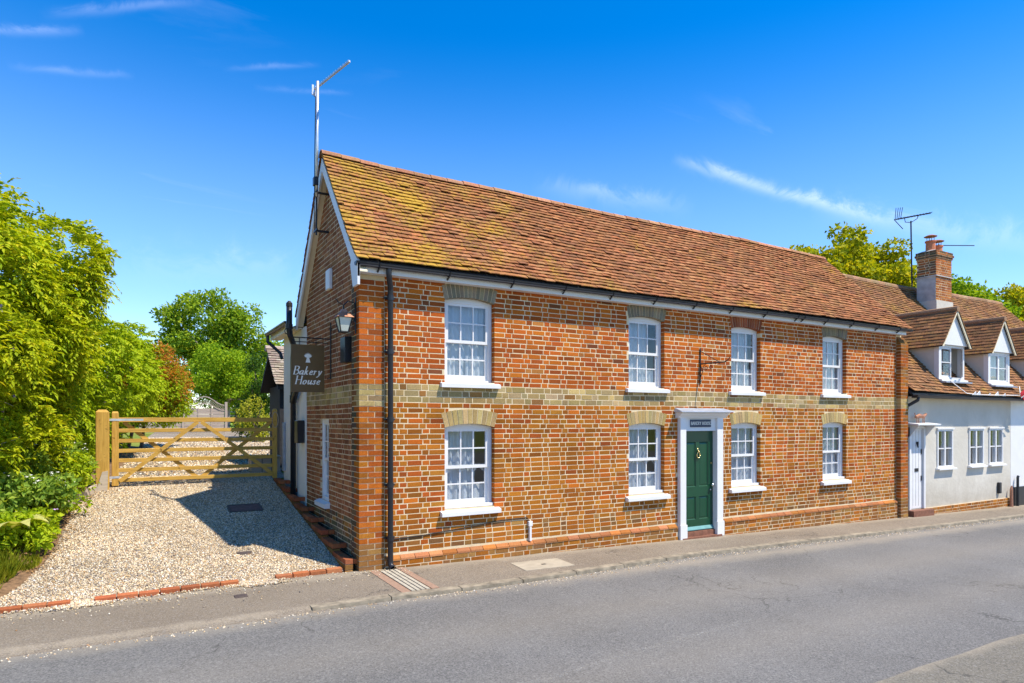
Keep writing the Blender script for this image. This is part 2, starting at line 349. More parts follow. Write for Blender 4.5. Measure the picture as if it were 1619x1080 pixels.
def m_asphalt(name, a, b, dust=None):
    t = NT(name); c = t.mix(t.rng(t.noise(.55, 5, .6), .3, .7), a, b)
    c = t.mix(t.rng(t.noise(70, 6, .85), .38, .64), t.mix(1., c, (.46,.46,.48), 'MULTIPLY'), t.mix(1., c, (1.6,1.57,1.5), 'MULTIPLY'))
    c = t.mix(t.rng(t.noise(120, 4, .8), .62, .70, 0, .45), c, (.46,.43,.38))
    c = t.mix(t.rng(t.noise(.23, 5, .7), .52, .66, 0, .35), c, t.mix(1., c, (.72,.71,.72), 'MULTIPLY'))
    ch = t.node('ShaderNodeTexVoronoi'); ch.inputs['Scale'].default_value = 62; t.l.new(t.pos(), ch.inputs['Vector'])     # stone chips
    sc_ = t.node('ShaderNodeSeparateColor'); t.l.new(ch.outputs['Color'], sc_.inputs[0])
    c = t.mix(t.rng(sc_.outputs[0], .80, .90, 0, .20), c, (.40,.38,.35)); c = t.mix(t.rng(sc_.outputs[1], .80, .90, 0, .25), c, (.05,.05,.05))
    ck = t.node('ShaderNodeTexVoronoi', feature='DISTANCE_TO_EDGE'); ck.inputs['Scale'].default_value = .38
    wv = t.node('ShaderNodeVectorMath', operation='ADD'); nz = t.node('ShaderNodeTexNoise'); nz.inputs['Scale'].default_value = 2.2; nz.inputs['Detail'].default_value = 6; t.l.new(t.pos(), nz.inputs['Vector'])
    t.l.new(t.pos(), wv.inputs[0]); t.l.new(nz.outputs['Color'], wv.inputs[1]); t.l.new(wv.outputs[0], ck.inputs['Vector'])
    c = t.mix(t.math('MULTIPLY', t.rng(ck.outputs['Distance'], .0, .007, .75, 0), t.rng(t.noise(.35, 3), .5, .56)), c, (.05,.047,.042))
    c = t.mix(t.rng(t.noise(1.9, 3, .5), .72, .78, 0, .35), c, (.06,.058,.055))      # oil spots
    if dust:
        sp = t.node('ShaderNodeSeparateXYZ'); t.l.new(t.pos(), sp.inputs[0])
        for y0, y1, k in dust:
            band = t.rng(t.math('ADD', t.math('ABSOLUTE', t.math('SUBTRACT', sp.outputs[1], y0)), t.math('MULTIPLY', t.math('SUBTRACT', t.noise(2.2, 5, .7), .5), .5)), 0, y1, k, 0)
            c = t.mix(band, c, (.40,.34,.25))
    t.bump(t.noise(95, 5, .85), .9, .008); return t.done(c, .9, spec=.25)
M['asphalt'] = m_asphalt('asphalt', (.142,.138,.130), (.182,.178,.170), [(-1.45, .36, .42), (-2.9, .7, .14), (-4.4, .6, .12)])
M['asphalt2'] = m_asphalt('old_asphalt', (.155,.142,.115), (.20,.185,.15), [(-5.5, .14, .4)])
M['pave'] = m_asphalt('footway_asphalt', (.19,.155,.115), (.25,.21,.16), [(-.1, .22, .45), (-1.36, .10, .35)])
def m_gravel(name):
    t = NT(name); v = t.node('ShaderNodeTexVoronoi'); v.inputs['Scale'].default_value = 55; t.l.new(t.pos(), v.inputs['Vector'])
    sp = t.node('ShaderNodeSeparateColor'); t.l.new(v.outputs['Color'], sp.inputs[0])
    c = t.ramp(sp.outputs[0], [(0,(.12,.09,.06)),(.3,(.26,.20,.13)),(.6,(.40,.32,.22)),(1,(.56,.49,.38))])
    c = t.mix(t.rng(v.outputs['Distance'], .35, .8), c, (.12,.09,.06)); t.bump(t.math('SUBTRACT', 1., v.outputs['Distance']), .9, .01); return t.done(c, .85)
M['gravel'] = m_gravel('gravel_bed')
def m_pebble():
    t = NT('pebble'); isl = t.node('ShaderNodeNewGeometry').outputs['Random Per Island']
    c = t.ramp(isl, [(0,(.11,.10,.10)),(.13,(.30,.24,.19)),(.28,(.52,.38,.21)),(.45,(.68,.54,.35)),(.62,(.76,.66,.49)),(.75,(.42,.22,.09)),(.84,(.62,.44,.22)),(1,(.86,.82,.74))])
    c = t.mix(1., c, t.ramp(t.noise(.8, 4, .6), [(.3,(.80,.81,.82)),(.7,(1.08,1.09,1.10))]), 'MULTIPLY')
    return t.done(c, .8, spec=.2)
M['pebble'] = m_pebble()
def m_ground():
    t = NT('meadow'); c = t.mix(t.rng(t.noise(.35, 6, .7), .3, .7), (.11,.17,.02), (.26,.27,.05)); t.bump(t.noise(30, 5), .8, .03); return t.done(c, .95, spec=.1)
M['ground'] = m_ground()
M['lawn'] = simple('lawn', (.22,.33,.02), .95, var=.3, scale=6, bump=.8)
M['chan'] = simple('channel_concrete', (.40,.36,.28), .95, var=.2, scale=12, bump=.5)
M['paint'] = None
def m_paint():
    t = NT('worn_road_paint'); c = t.mix(t.rng(t.noise(1.4, 4), .35, .65), (.58,.56,.50), (.50,.48,.43)); m = t.rng(t.noise(60, 6, .85), .54, .62, 0, .75)
    t.done(c, .9); tr = t.node('ShaderNodeBsdfTransparent'); mx = t.node('ShaderNodeMixShader'); t.l.new(m, mx.inputs[0]); t.l.new(tr.outputs[0], mx.inputs[1]); t.l.new(t.bsdf.outputs[0], mx.inputs[2]); t.l.new(mx.outputs[0], t.out.inputs[0]); return t.m
M['paint'] = m_paint()
M['flagred'] = simple('red_cloth', (.60,.02,.03), .8); M['flagwhite'] = simple('white_cloth', (.8,.8,.78), .8)

# ------------------------------------------------------------------ terrain
def rise(y):
    if y <= 0: return 0.
    if y < .3: return .25*y*y
    if y < 5.5: return .0225+.15*(y-.3)
    if y < 30:
        t = (y-5.5)/24.5; return .8025+.55*(1-(1-t)**3)
    return 1.3525+.012*min(y-30, 250)
def zg(x, y): return (-.0205*min(x, 60) if x > 0 else 0.)+rise(y)
def sheet(name, xs, ys, dz, mat, inside=None, kind='structure', zf=zg):
    V = [(x, y, zf(x, y)+dz) for y in ys for x in xs]; n = len(xs); F = []
    for j in range(len(ys)-1):
        for i in range(n-1):
            if inside and not inside((xs[i]+xs[i+1])/2, (ys[j]+ys[j+1])/2): continue
            F.append((j*n+i, j*n+i+1, (j+1)*n+i+1, (j+1)*n+i))
    me = bpy.data.meshes.new(name); me.from_pydata(V, [], F); me.update()
    return link(name, me, mat, None, kind)
lin = lambda a, b, n: [a+(b-a)*i/n for i in range(n+1)]
sheet('ground', lin(-900, -40, 12)+lin(-30, 40, 35)+[60]+lin(80, 900, 10), lin(-900, -40, 8)+lin(-25, 0, 5)+[.15, .3]+lin(1, 30, 29)+lin(35, 300, 20)+[500, 1500], -.07, M['ground'])
KERB = lambda x: -1.42 if x < 1 else (-1.42+.3*min((x-1)/4, 1)**1.2)
def strip(name, xs, ya, yb, n, dz, mat, kind='structure', zf=zg):
    V = []; F = []
    for x in xs:
        a, b = ya(x), yb(x)
        for j in range(n+1): y = a+(b-a)*j/n; V.append((x, y, zf(x, y)+dz))
    for i in range(len(xs)-1):
        for j in range(n): F.append((i*(n+1)+j, (i+1)*(n+1)+j, (i+1)*(n+1)+j+1, i*(n+1)+j+1))
    me = bpy.data.meshes.new(name); me.from_pydata(V, [], F); me.update(); return link(name, me, mat, None, kind)
XS = lin(-60, -6, 18)+lin(-5, 20, 100)+lin(22, 90, 20)
wob = lambda x, k=0: .03*math.sin(x*1.7+k)+.02*math.sin(x*4.3+2*k)
strip('road', XS, lambda x: -5.52+wob(x)*.5, lambda x: KERB(x)-.05, 8, -.035, M['asphalt'])
strip('road_edge', XS, lambda x: -34, lambda x: -5.52+wob(x)*.5, 6, -.028, M['asphalt2'])  # unseen far part is added so window panes reflect grey instead of meadow
strip('pavement', XS, lambda x: KERB(x)+.105, lambda x: .16 if x < -.3 else .02, 4, .0, M['pave'])
# driveway dip at the left: a worn tarmac lip instead of a kerb
strip('pavement_lip', [x for x in XS if x < -.70], lambda x: KERB(x)-.10+wob(x, 2)*.8, lambda x: KERB(x)+.105, 4, 0., M['pave'], zf=lambda x, y: zg(x, y)-max(0, (KERB(x)+.105-y))*.21)
kb = tag(empty('kerb', (0, -1.4, 0), None, None), kind='structure')
x = -.95; i = 0
while x < 40:
    L = .9 if x < 20 else 2.; m = MB(); a, b = x+.006, x+L-.006
    up = .001+.008*min(max((x-1)/3, 0), 1)
    ya, yb = KERB(a), KERB(b); h = lambda xx: zg(xx, 0)
    m.hexa([(a,ya-.04,h(a)-.12),(b,yb-.04,h(b)-.12),(b,yb+.10,h(b)-.12),(a,ya+.10,h(a)-.12),
            (a,ya-.025,h(a)+up),(b,yb-.025,h(b)+up),(b,yb+.10,h(b)+up+.004),(a,ya+.10,h(a)+up+.004)])
    m.build('kerbstone', M['kerbstone'], kb); x += L

# worn centre line
ml = MB()
for a, b in ((-.6, 3.1),):
    for x in lin(a, b, 20)[:-1]:
        d = (b-a)/20; yy = lambda q: -4.23+.15*(q-.28)-.012*(q-.28)**2
        ml.add([(x, yy(x)-.035, zg(x,0)-.031), (x+d, yy(x+d)-.035, zg(x+d,0)-.031), (x+d, yy(x+d)+.035, zg(x+d,0)-.031), (x, yy(x)+.035, zg(x,0)-.031)], [(0,1,2,3)])
tag(ml.build('road_marking', M['paint']), kind='structure')

# gravel drive
XL = [(-.6,-4.05),(.44,-3.92),(.96,-3.74),(2.31,-3.50),(4.3,-3.52),(5.2,-3.25),(6,-3.1),(12,-2.6),(20,-2.2),(34,-1.5)]
def interp(tbl, y):
    if y <= tbl[0][0]: return tbl[0][1]
    for (a, p), (b, q) in zip(tbl, tbl[1:]):
        if y <= b: return p+(q-p)*(y-a)/(b-a)
    return tbl[-1][1]
xleft = lambda y: interp(XL, y)
xright = lambda y: -.15 if y < 5.6 else (.2 if y < 7 else (5. if y > 10 else .4))
YS = lin(.11, 6, 40)+lin(6.5, 34, 30)
V = []; F = []; n = 16
for j, y in enumerate(YS):
    a, b = xleft(y)-.05, xright(y)
    for i in range(n+1):
        xx = a+(b-a)*i/n; V.append((xx, y, zg(xx if xx < 0 else 0, y)+.004+.008*mnoise.noise((xx*1.5, y*1.5, 0))))
for j in range(len(YS)-1):
    for i in range(n): F.append((j*(n+1)+i, j*(n+1)+i+1, (j+1)*(n+1)+i+1, (j+1)*(n+1)+i))
me = bpy.data.meshes.new('gravel_drive'); me.from_pydata(V, [], F); me.update(); link('gravel_drive', me, M['gravel'], None, 'structure')
# loose stones
def pebbles(pts, smin, smax):
    n = len(pts); P = np.array(pts, dtype=np.float32)
    base = np.array([(1,0,0),(0,1,0),(-1,0,0),(0,-1,0),(0,0,.7),(0,0,-.7)], dtype=np.float32)
    s = nr.uniform(smin, smax, n)*(.7+.6*nr.random(n)**3); th = nr.uniform(0, 2*np.pi, n); el = nr.uniform(.6, 1., n); tl = nr.uniform(-.5, .5, n)
    V = np.repeat(base[None], n, 0)*s[:, None, None]; V[:, :, 1] *= el[:, None]; V *= nr.uniform(.75, 1.2, V.shape)
    z = V[:, :, 2]+V[:, :, 0]*np.sin(tl)[:, None]; c, sn = np.cos(th)[:, None], np.sin(th)[:, None]
    out = np.stack([V[:, :, 0]*c-V[:, :, 1]*sn, V[:, :, 0]*sn+V[:, :, 1]*c, z], 2)+P[:, None]
    f = np.array([(0,1,4),(1,2,4),(2,3,4),(3,0,4),(1,0,5),(2,1,5),(3,2,5),(0,3,5)])
    Fa = (np.arange(n)[:, None, None]*6+f[None]).reshape(-1, 3)
    return npmesh('stones', out.reshape(-1, 3), Fa)
pts = []
def edge_y(x): return .085+.05*math.sin(x*.9+1)*(1 if x < -1 else .4)
def edge_show(x): return not (-3.30 < x < -2.95 or -1.5 < x < -1.05)
while len(pts) < 95000:
    y = 6.6*rng.random()**1.15; xx = rng.uniform(xleft(y), -.16)
    if y < edge_y(xx)+.05 and edge_show(xx) and rng.random() < .93: continue
    if -1.25 < xx < -.68 and 3.22 < y < 3.66: continue
    if (xx+1.28)**2+(y-1.22)**2 < .012: continue
    pts.append((xx, y, zg(xx, y)+.008+.008*mnoise.noise((xx*1.5, y*1.5, 0))))
for _ in range(8000):     # washed over the brick edging and the footway
    c, w = rng.choice([(-3.15, .32), (-1.3, .3), (-3.5, .5), (-2.2, .8)]); xx = rng.gauss(c, w*.55); y = rng.uniform(-.14 if w < .4 else .0, .12)-abs(rng.gauss(0, .03))
    if edge_show(xx) and y > edge_y(xx)-.06: continue
    if xx > -.2 or (-1.66 < xx < -1.46 and y < -.1): continue
    pts.append((xx, y, zg(xx, y)+.006+.016*rng.random()))
for _ in range(420):
    xx = rng.uniform(-4, .6); y = -abs(rng.gauss(0, .25))-.02; pts.append((xx, y, .006))
for _ in range(1300):      # grit washed against the kerb
    xx = rng.uniform(-4, 16)
    pts.append((xx, KERB(xx)-.05-abs(rng.gauss(0, .09)), zg(xx, -1)-.033))
link('gravel_stones', pebbles(pts, .009, .016), M['pebble'], None, 'stuff')['label'] = 'loose cream and tan gravel stones'
pts = []
for _ in range(15000):
    y = rng.uniform(6.6, 20); xx = rng.uniform(xleft(y), min(xright(y), 1.5)); pts.append((xx, y, zg(min(xx, 0), y)+.012))
o = link('gravel_stones', pebbles(pts, .02, .035), M['pebble'], None, 'stuff'); o['label'] = 'loose gravel stones on the drive behind the gate'
# soil bed under the plants
strip('planting_bed', lin(.14, 14, 40), lambda y: -9., lambda y: xleft(y)+.02, 4, .02, M['soil'], zf=lambda y, x: 0)
o = bpy.data.objects['planting_bed']; me = o.data
for v in me.vertices: y, x = v.co.x, v.co.y; v.co = (x, y, zg(x, y)+.012+.03*(mnoise.noise((x*3, y*3, 1)))+max(0, min(.25, (xleft(y)-x)*.2)))
sheet('lawn', lin(1.2, 16, 10), lin(33, 62, 20), .02, M['lawn'])

# ------------------------------------------------------------------ the brick house
house = empty('brick_house', (6.5, 1.6, 0), 'long red brick house with mossy clay tiled roof and green front door', 'house')
PAL_RED = [(.54,.135,.020),(.50,.12,.020),(.58,.17,.022),(.45,.10,.020),(.39,.09,.020),(.55,.155,.024),(.32,.078,.022)]
PAL_OCH = [(.47,.165,.020),(.42,.14,.019),(.48,.18,.022),(.38,.125,.019),(.34,.11,.019),(.28,.095,.02),(.49,.195,.03)]
PAL_YEL = [(.50,.36,.14),(.44,.31,.12),(.56,.42,.18),(.38,.27,.11),(.48,.36,.20),(.34,.26,.13)]
PAL_BRN = [(.34,.17,.05),(.29,.14,.045),(.40,.21,.065),(.33,.13,.035),(.25,.12,.05)]
PAL_DARK = [(.16,.11,.08),(.20,.12,.07),(.13,.11,.08),(.22,.10,.06),(.11,.11,.07)]
def pick(pal): 
    c = rng.choice(pal); av = [sum(q[i] for q in pal)/len(pal) for i in range(3)]; c = tuple(.74*a+.26*b for a, b in zip(c, av)); k = rng.uniform(.72, 1.06); return tuple(min(.8, v*k*rng.uniform(.95, 1.05)) for v in c)
JT = .0112
def brick_solid(mapf, u0, u1, z0, z1, dep, front=None, j=.0028, b=.0035):
    """one brick in a wall face: mapf(u, depth, z); depth negative = proud"""
    front = rng.uniform(-.0025, .001) if front is None else front
    q = lambda: rng.uniform(-j, j)
    c = [(u0+q(), z0+q()), (u1+q(), z0+q()), (u1+q(), z1+q()), (u0+q(), z1+q())]
    ins = [(c[0][0]+b, c[0][1]+b), (c[1][0]-b, c[1][1]+b), (c[2][0]-b, c[2][1]-b), (c[3][0]+b, c[3][1]-b)]
    V = [mapf(u, dep, z) for u, z in c]+[mapf(u, front+b*.6, z) for u, z in c]+[mapf(u, front, z) for u, z in ins]
    F = [(4+i, 4+(i+1) % 4, (i+1) % 4, i) for i in range(4)]+[(8+i, 8+(i+1) % 4, 4+(i+1) % 4, 4+i) for i in range(4)]+[(8, 9, 10, 11)]
    return V, F
def courses(z0, z1, pitch): 
    out = []; z = z0
    while z+pitch <= z1+.02: out.append((z, z+pitch)); z += pitch
    return out
def sub(intervals, a, b):
    out = []
    for p, q in intervals:
        if b <= p or a >= q: out.append((p, q)); continue
        if a > p: out.append((p, a))
        if b < q: out.append((b, q))
    return out
def lay(mapf, crs, span, holes, palf, wobble=None, dep=.03, deep=.112):
    """Flemish bond; span(z)->(u0,u1); holes: list of f(z0,z1)->None or (a,b)"""
    res = []
    for ci, (za, zb) in enumerate(crs):
        zm = (za+zb)/2; u0, u1 = span(zm)
        if u1-u0 < .05: continue
        iv = [(u0, u1)]; edges = []
        for h in holes:
            r = h(za, zb)
            if r: iv = sub(iv, *r); edges += [r[0], r[1]]
        u = u0-rng.uniform(0, .01)-(.164 if ci % 2 else .0); k = 0
        while u < u1:
            L = (.216 if (k+ci) % 2 == 0 else .104)+rng.uniform(-.008, .008)
            for p, q in iv:
                a, b = max(u, p), min(u+L, q)
                if a > p and a-p < .04: a = p
                if q-b < .04 and b > p: b = q
                if b-a < .035: continue
                d = deep if any(abs(a-e) < 1e-6 or abs(b-e) < 1e-6 for e in edges) else dep
                w = wobble(zm, (a+b)/2) if wobble else 0
                near_e = any(abs(a-e) < 1e-6 or abs(b-e) < 1e-6 for e in edges)
                res.append((brick_solid(mapf, a, b, za+JT/2+w, zb-JT/2+w, d, j=.001 if near_e else .0028), pick(palf((a+b)/2, zm, b-a < .14)), ((a+b)/2, zm)))
            u += L+JT; k += 1
    return res
def emit(bricks, parent, nsingle, key, name='brick'):
    """the nsingle bricks that show largest as objects of their own, the rest as one part"""
    bricks = sorted(bricks, key=key) if nsingle else bricks
    for (V, F), c, _ in bricks[:nsingle]:
        m = MB(); m.col = c; m.add(V, F); m.build(name, M['brick'], parent, colored=True)
    if bricks[nsingle:]:
        m = MB()
        for (V, F), c, _ in bricks[nsingle:]: m.col = c; m.add(V, F)
        m.build('brickwork', M['brick'], parent, kind='stuff', colored=True)
fmap = lambda u, d, z: (u, d, z)
XW0, XW1 = .335, 12.83
ZB0, ZB1 = 2.285, 2.55        # yellow band
WIN = [(1.27, 2.09), (4.72, 5.54), (7.26, 8.09), (10.07, 10.90)]
UZ, LZ = (2.60, 3.86), (.74, 2.00)     # opening heights (upper, lower), top includes arch rise
# --- wall cores (mortar) with openings
def core(name, u0, u1, zlo, zhi, holes, y0, y1, mat, parent, axis='y'):
    us = sorted({u0, u1, *[h[0] for h in holes], *[h[1] for h in holes]}); zs = sorted({zlo, zhi, *[h[2] for h in holes], *[h[3] for h in holes]})
    nu, nz = len(us)-1, len(zs)-1
    solid = [[not any(h[0] <= (us[i]+us[i+1])/2 <= h[1] and h[2] <= (zs[j]+zs[j+1])/2 <= h[3] for h in holes) for j in range(nz)] for i in range(nu)]
    m = MB(); P = (lambda u, d, z: (u, d, z)) if axis == 'y' else (lambda u, d, z: (d, u, z))
    for i in range(nu):
        for j in range(nz):
            if not solid[i][j]: continue
            a, b, c, d = us[i], us[i+1], zs[j], zs[j+1]
            for yy in (y0, y1): m.add([P(a,yy,c), P(b,yy,c), P(b,yy,d), P(a,yy,d)], [(0,1,2,3)])
            for di, dj, q in ((-1,0,[(a,c),(a,d)]),(1,0,[(b,c),(b,d)]),(0,-1,[(a,c),(b,c)]),(0,1,[(a,d),(b,d)])):
                ii, jj = i+di, j+dj
                if 0 <= ii < nu and 0 <= jj < nz and solid[ii][jj]: continue
                (p0, p1), (q0, q1) = q; m.add([P(p0,y0,p1), P(q0,y0,q1), P(q0,y1,q1), P(p0,y1,p1)], [(0,1,2,3)])
    return m.build(name, mat, parent)
door_o = (5.99, 6.81, -.16, 1.86)
holes = [(a-.004, b+.004, *UZ) for a, b in WIN]+[(a-.004, b+.004, *LZ) for a, b in WIN]+[door_o]
facade = core('facade_wall', .02, 13.05, -.5, 4.13, holes, .0018, .24, M['mortar'], house)
# --- arches
def arch_geom(a, b, spring, rise_, h, crown, flare):
    c = (a+b)/2; w = (b-a)/2
    f = lambda t: 1-(2*t-1)**2
    return (lambda t: (c+(2*t-1)*w, spring+rise_*f(t))), (lambda t: (c+(2*t-1)*(w+flare), spring+h+crown*f(t)))
arch_holes = []; arches = []
UP_A = dict(spring=3.795, rise_=.055, h=.205, crown=.055, flare=.055); LO_A = dict(spring=1.935, rise_=.055, h=.21, crown=.06, flare=.065)
for k, (a, b) in enumerate(WIN):
    for lv, pr in (('u', UP_A), ('l', LO_A)):
        bot, top = arch_geom(a, b, **pr); arches.append((lv, k, bot, top))
        def hole(za, zb, a=a, b=b, pr=pr):
            zm = (za+zb)/2; s = pr['spring']; 
            if zm < s or za > s+pr['h']+pr['crown']-.01: return None
            t = min(1, (zm-s)/(pr['h']+.02)); e = pr['flare']*t
            if zm > s+pr['h']:     # above the outer springing only the crown remains
                fr = (zm-s-pr['h'])/pr['crown']; hw = ((b-a)/2+pr['flare'])*math.sqrt(max(0, 1-fr)); c = (a+b)/2; return (c-hw, c+hw)
            return (a-e, b+e)
        arch_holes.append(hole)
        zz = UZ if lv == 'u' else LZ
        arch_holes.append(lambda za, zb, a=a, b=b, z0=zz[0], s=pr['spring']: (a, b) if (za+zb)/2 > z0-.02 and (za+zb)/2 < s else None)
arch_holes.append(lambda za, zb: (5.86, 6.98) if (za+zb)/2 < 2.14 else None)
def wobF(z, u): return .007*math.sin(u*.9+z*.7)+.005*mnoise.noise((u*.7, z*1.3, 3))
def palF(u, z, header):
    if ZB0 < z < ZB1: return PAL_YEL if rng.random() < .93 else PAL_BRN
    if z > ZB1: 
        return PAL_RED if rng.random() < .93 else [(.19,.06,.03),(.50,.20,.05)]
    k = .3+.5*mnoise.noise((u*.5, z*.8, 9))+(.35 if z < .7 else 0)+(-.25 if u > 11 else 0)
    if z < .45 and rng.random() < .35: return PAL_BRN
    return PAL_OCH if rng.random() < k+.42 else PAL_RED
crs = [(z, z+.075) for z in [ZB0-.075*(i+1) for i in range(28)]][::-1]+[(ZB0+(ZB1-ZB0)/3*i, ZB0+(ZB1-ZB0)/3*(i+1)) for i in range(3)]+courses(ZB1, 4.06, .075)
crs = [c for c in crs if c[0] > .08]
B = lay(fmap, crs, lambda z: (XW0+.03, XW1), arch_holes, palF, wobF)
emit(B, facade, 300, lambda b: (b[2][0]+2.6)**2+(b[2][1]-2.06)**2*.3 if b[2][1] < 4 else 99)
# --- arch bricks
for lv, k, bot, top in arches:
    par = link('window_arch', bpy.data.meshes.new('window_arch'), None, house); m = MB(); n = 13 if lv == 'u' else 11
    # mortar bed of the arch
    poly = [bot(i/12) for i in range(13)]+[top(1-i/12) for i in range(13)]
    m.add([(u, .0012, z) for u, z in poly]+[(u, .112, z) for u, z in poly], [tuple(range(26))]+[(i, (i+1) % 26, 26+(i+1) % 26, 26+i) for i in range(26)])
    me = bpy.data.meshes.new('window_arch'); me.from_pydata(m.v, [], m.f); me.materials.append(M['mortar_dark'] if lv == 'u' else M['mortar']); par.data = me
    pal = {'u': [(.24,.21,.15),(.30,.26,.18),(.20,.18,.14),(.34,.28,.18)], 'l': [(.58,.42,.17),(.52,.38,.16),(.62,.47,.22),(.46,.35,.17)]}[lv]
    if lv == 'u' and k == 2: pal = [(.40,.12,.05),(.34,.10,.05),(.28,.09,.05)]
    for i in range(n):
        g = .006; t0, t1 = i/n, (i+1)/n
        (a0, za0), (a1, za1), (b0, zb0), (b1, zb1) = bot(t0), bot(t1), top(t0), top(t1)
        f = -.004+rng.uniform(-.002, .002); mm = MB(); mm.col = pick(pal)
        c = [(a0+g, za0-.002), (a1-g, za1-.002), (b1-g, zb1-.005), (b0+g, zb0-.005)]
        mm.add([(u, .114, z) for u, z in c]+[(u, f, z) for u, z in c], [(4,5,6,7)]+[(i_, (i_+1) % 4, 4+(i_+1) % 4, 4+i_) for i_ in range(4)])
        mm.build('brick', M['brick'], par, colored=True)
# --- plinth with a sloping brick top
ZP = .095
for x0, x1 in ((.36, 5.83), (7.03, 12.83)):
    pl = MB().box(x0, x1, -.046, .05, -.6, ZP).build('plinth', M['mortar_dark'], house)
    pc = [(z, z+.075) for z in [ZP-.075*(i+1) for i in range(6)]]
    B = lay(lambda u, d, z: (u, d-.048, z), pc, lambda z: (x0, x1), [], lambda u, z, h: PAL_BRN if rng.random() < .7 else PAL_OCH)
    emit([b for b in B if b[2][1] > zg(b[2][0], 0)-.09], pl, 0, None)
    x = x0
    while x < x1-.02:
        L = min(.218+rng.uniform(-.01, .01), x1-x); m = MB(); j = rng.uniform(-.004, .004)
        m.col = pick([(.42,.17,.07),(.45,.21,.10),(.40,.17,.08),(.44,.17,.04),(.36,.15,.06)])
        m.hexa([(x+.004,-.056+j,ZP),(x+L-.004,-.056+j,ZP),(x+L-.004,.01,ZP),(x+.004,.01,ZP),(x+.004,-.052+j,ZP+.025),(x+L-.004,-.052+j,ZP+.025),(x+L-.004,.01,ZP+.072),(x+.004,.01,ZP+.072)])
        m.build('sloped_brick', M['brick'], pl, colored=True); x += L
# --- corner pier at the left
pier = MB().box(.005, .345, -.0175, .33, -.3, 3.96).build('corner_pier', M['mortar'], house)
z = 3.955; i = 0; BP = []
def pier_brick(x0, x1, y0, y1, z0, z1, c):
    m = MB(); j = lambda: rng.uniform(-.002, .002); m.col = c
    m.hexa([(x0+j(),y0+j(),z0+j()),(x1+j(),y0+j(),z0+j()),(x1+j(),y1,z0),(x0+j(),y1,z0),(x0+j(),y0+j(),z1+j()),(x1+j(),y0+j(),z1+j()),(x1+j(),y1,z1),(x0+j(),y1,z1)]); BP.append(m)
while z > -.25:
    z0, z1 = z-.075+JT/2, z-JT/2; zm = z-.037
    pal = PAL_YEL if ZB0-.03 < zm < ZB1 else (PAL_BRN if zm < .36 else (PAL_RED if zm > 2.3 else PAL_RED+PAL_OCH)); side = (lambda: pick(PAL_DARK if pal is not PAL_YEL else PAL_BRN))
    fx = -.0008+rng.uniform(-.001, .001); fy = -.023+rng.uniform(-.0015, .0015)
    if i % 2 == 0:
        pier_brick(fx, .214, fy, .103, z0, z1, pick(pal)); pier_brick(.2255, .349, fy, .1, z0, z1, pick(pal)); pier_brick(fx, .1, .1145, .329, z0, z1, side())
    else:
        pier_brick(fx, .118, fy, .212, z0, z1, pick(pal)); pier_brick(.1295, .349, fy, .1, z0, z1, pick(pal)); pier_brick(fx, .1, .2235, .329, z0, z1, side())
    z -= .075; i += 1
for m in BP: m.build('brick', M['brick'], pier, colored=True)
# --- pilaster at the right end
pil = MB().box(12.844, 13.136, -.1065, .1, -.7, 3.80).build('end_pilaster', M['mortar'], house); BP = []
z = 3.80; i = 0
while z > -.4:
    z0, z1 = z-.075+JT/2, z-JT/2; zm = z-.037
    pal = PAL_YEL if ZB0 < zm < ZB1 else (PAL_BRN if zm < .2 else PAL_RED+PAL_OCH+PAL_BRN)
    if i % 2 == 0:
        pier_brick(12.839, 13.04, -.111, .09, z0, z1, pick(pal)); pier_brick(13.052, 13.14, -.111, .09, z0, z1, pick(pal))
    else:
        pier_brick(12.839, 12.93, -.111, .09, z0, z1, pick(pal)); pier_brick(12.942, 13.14, -.111, .09, z0, z1, pick(pal))
    z -= .075; i += 1
for m in BP: m.build('brick', M['brick'], pil, colored=True)
for i in range(3):       # weathered sloping cap
    m = MB(); m.col = pick(PAL_BRN); m.prism([(-.11+.035*i, 3.803+.06*i), (.02, 3.803+.06*i), (.02, 3.86+.06*i), (-.085+.035*i, 3.86+.06*i)], 'x', 12.84+.004*i, 13.138-.004*i); m.build('cap_brick', M['brick'], pil, colored=True)
# --- gable wall
GX = .045
PROF = [(-.235, 4.165), (.16, 4.53), (1.66, 6.17), (3.58, 3.90)]       # roof top surface (Y, z)
def zroof(y):
    for (a, p), (b, q) in zip(PROF, PROF[1:]):
        if y <= b: return p+(q-p)*(y-a)/(b-a)
    return PROF[-1][1]
gwin = (1.74, 2.28, .74, 2.06)
gm = MB(); YY = [.24, 1.74, 2.28, 3.28]
def gpoly(pts):
    gm.add([(GX+.0015, y, z) for y, z in pts]+[(.28, y, z) for y, z in pts], [tuple(range(len(pts))), tuple(range(len(pts), 2*len(pts)))]+[(i, (i+1) % len(pts), len(pts)+(i+1) % len(pts), len(pts)+i) for i in range(len(pts))])
gpoly([(.24, -.3), (1.74, -.3), (1.74, 4.0), (.24, 4.0)]); gpoly([(1.7401, -.3), (2.2799, -.3), (2.2799, .74), (1.7401, .74)]); gpoly([(1.7401, 2.06), (2.2799, 2.06), (2.2799, 4.0), (1.7401, 4.0)])
gpoly([(2.28, -.3), (3.28, -.3), (3.28, 4.0), (2.28, 4.0)]); gpoly([(.24, 4.0001), (3.40, 4.0001), (1.66, zroof(1.66)-.10), (.24, zroof(.24)-.10)])
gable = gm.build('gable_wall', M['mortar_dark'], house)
gmap = lambda u, d, z: (GX+d, u, z)
def gspan(z):
    lo, hi = .335, 3.28
    if z > 3.9:
        hi = 3.38
        while zroof(hi) < z+.12 and hi > 1.7: hi -= .03
        while zroof(lo) < z+.14 and lo < 1.6: lo += .03
    return (lo, hi)
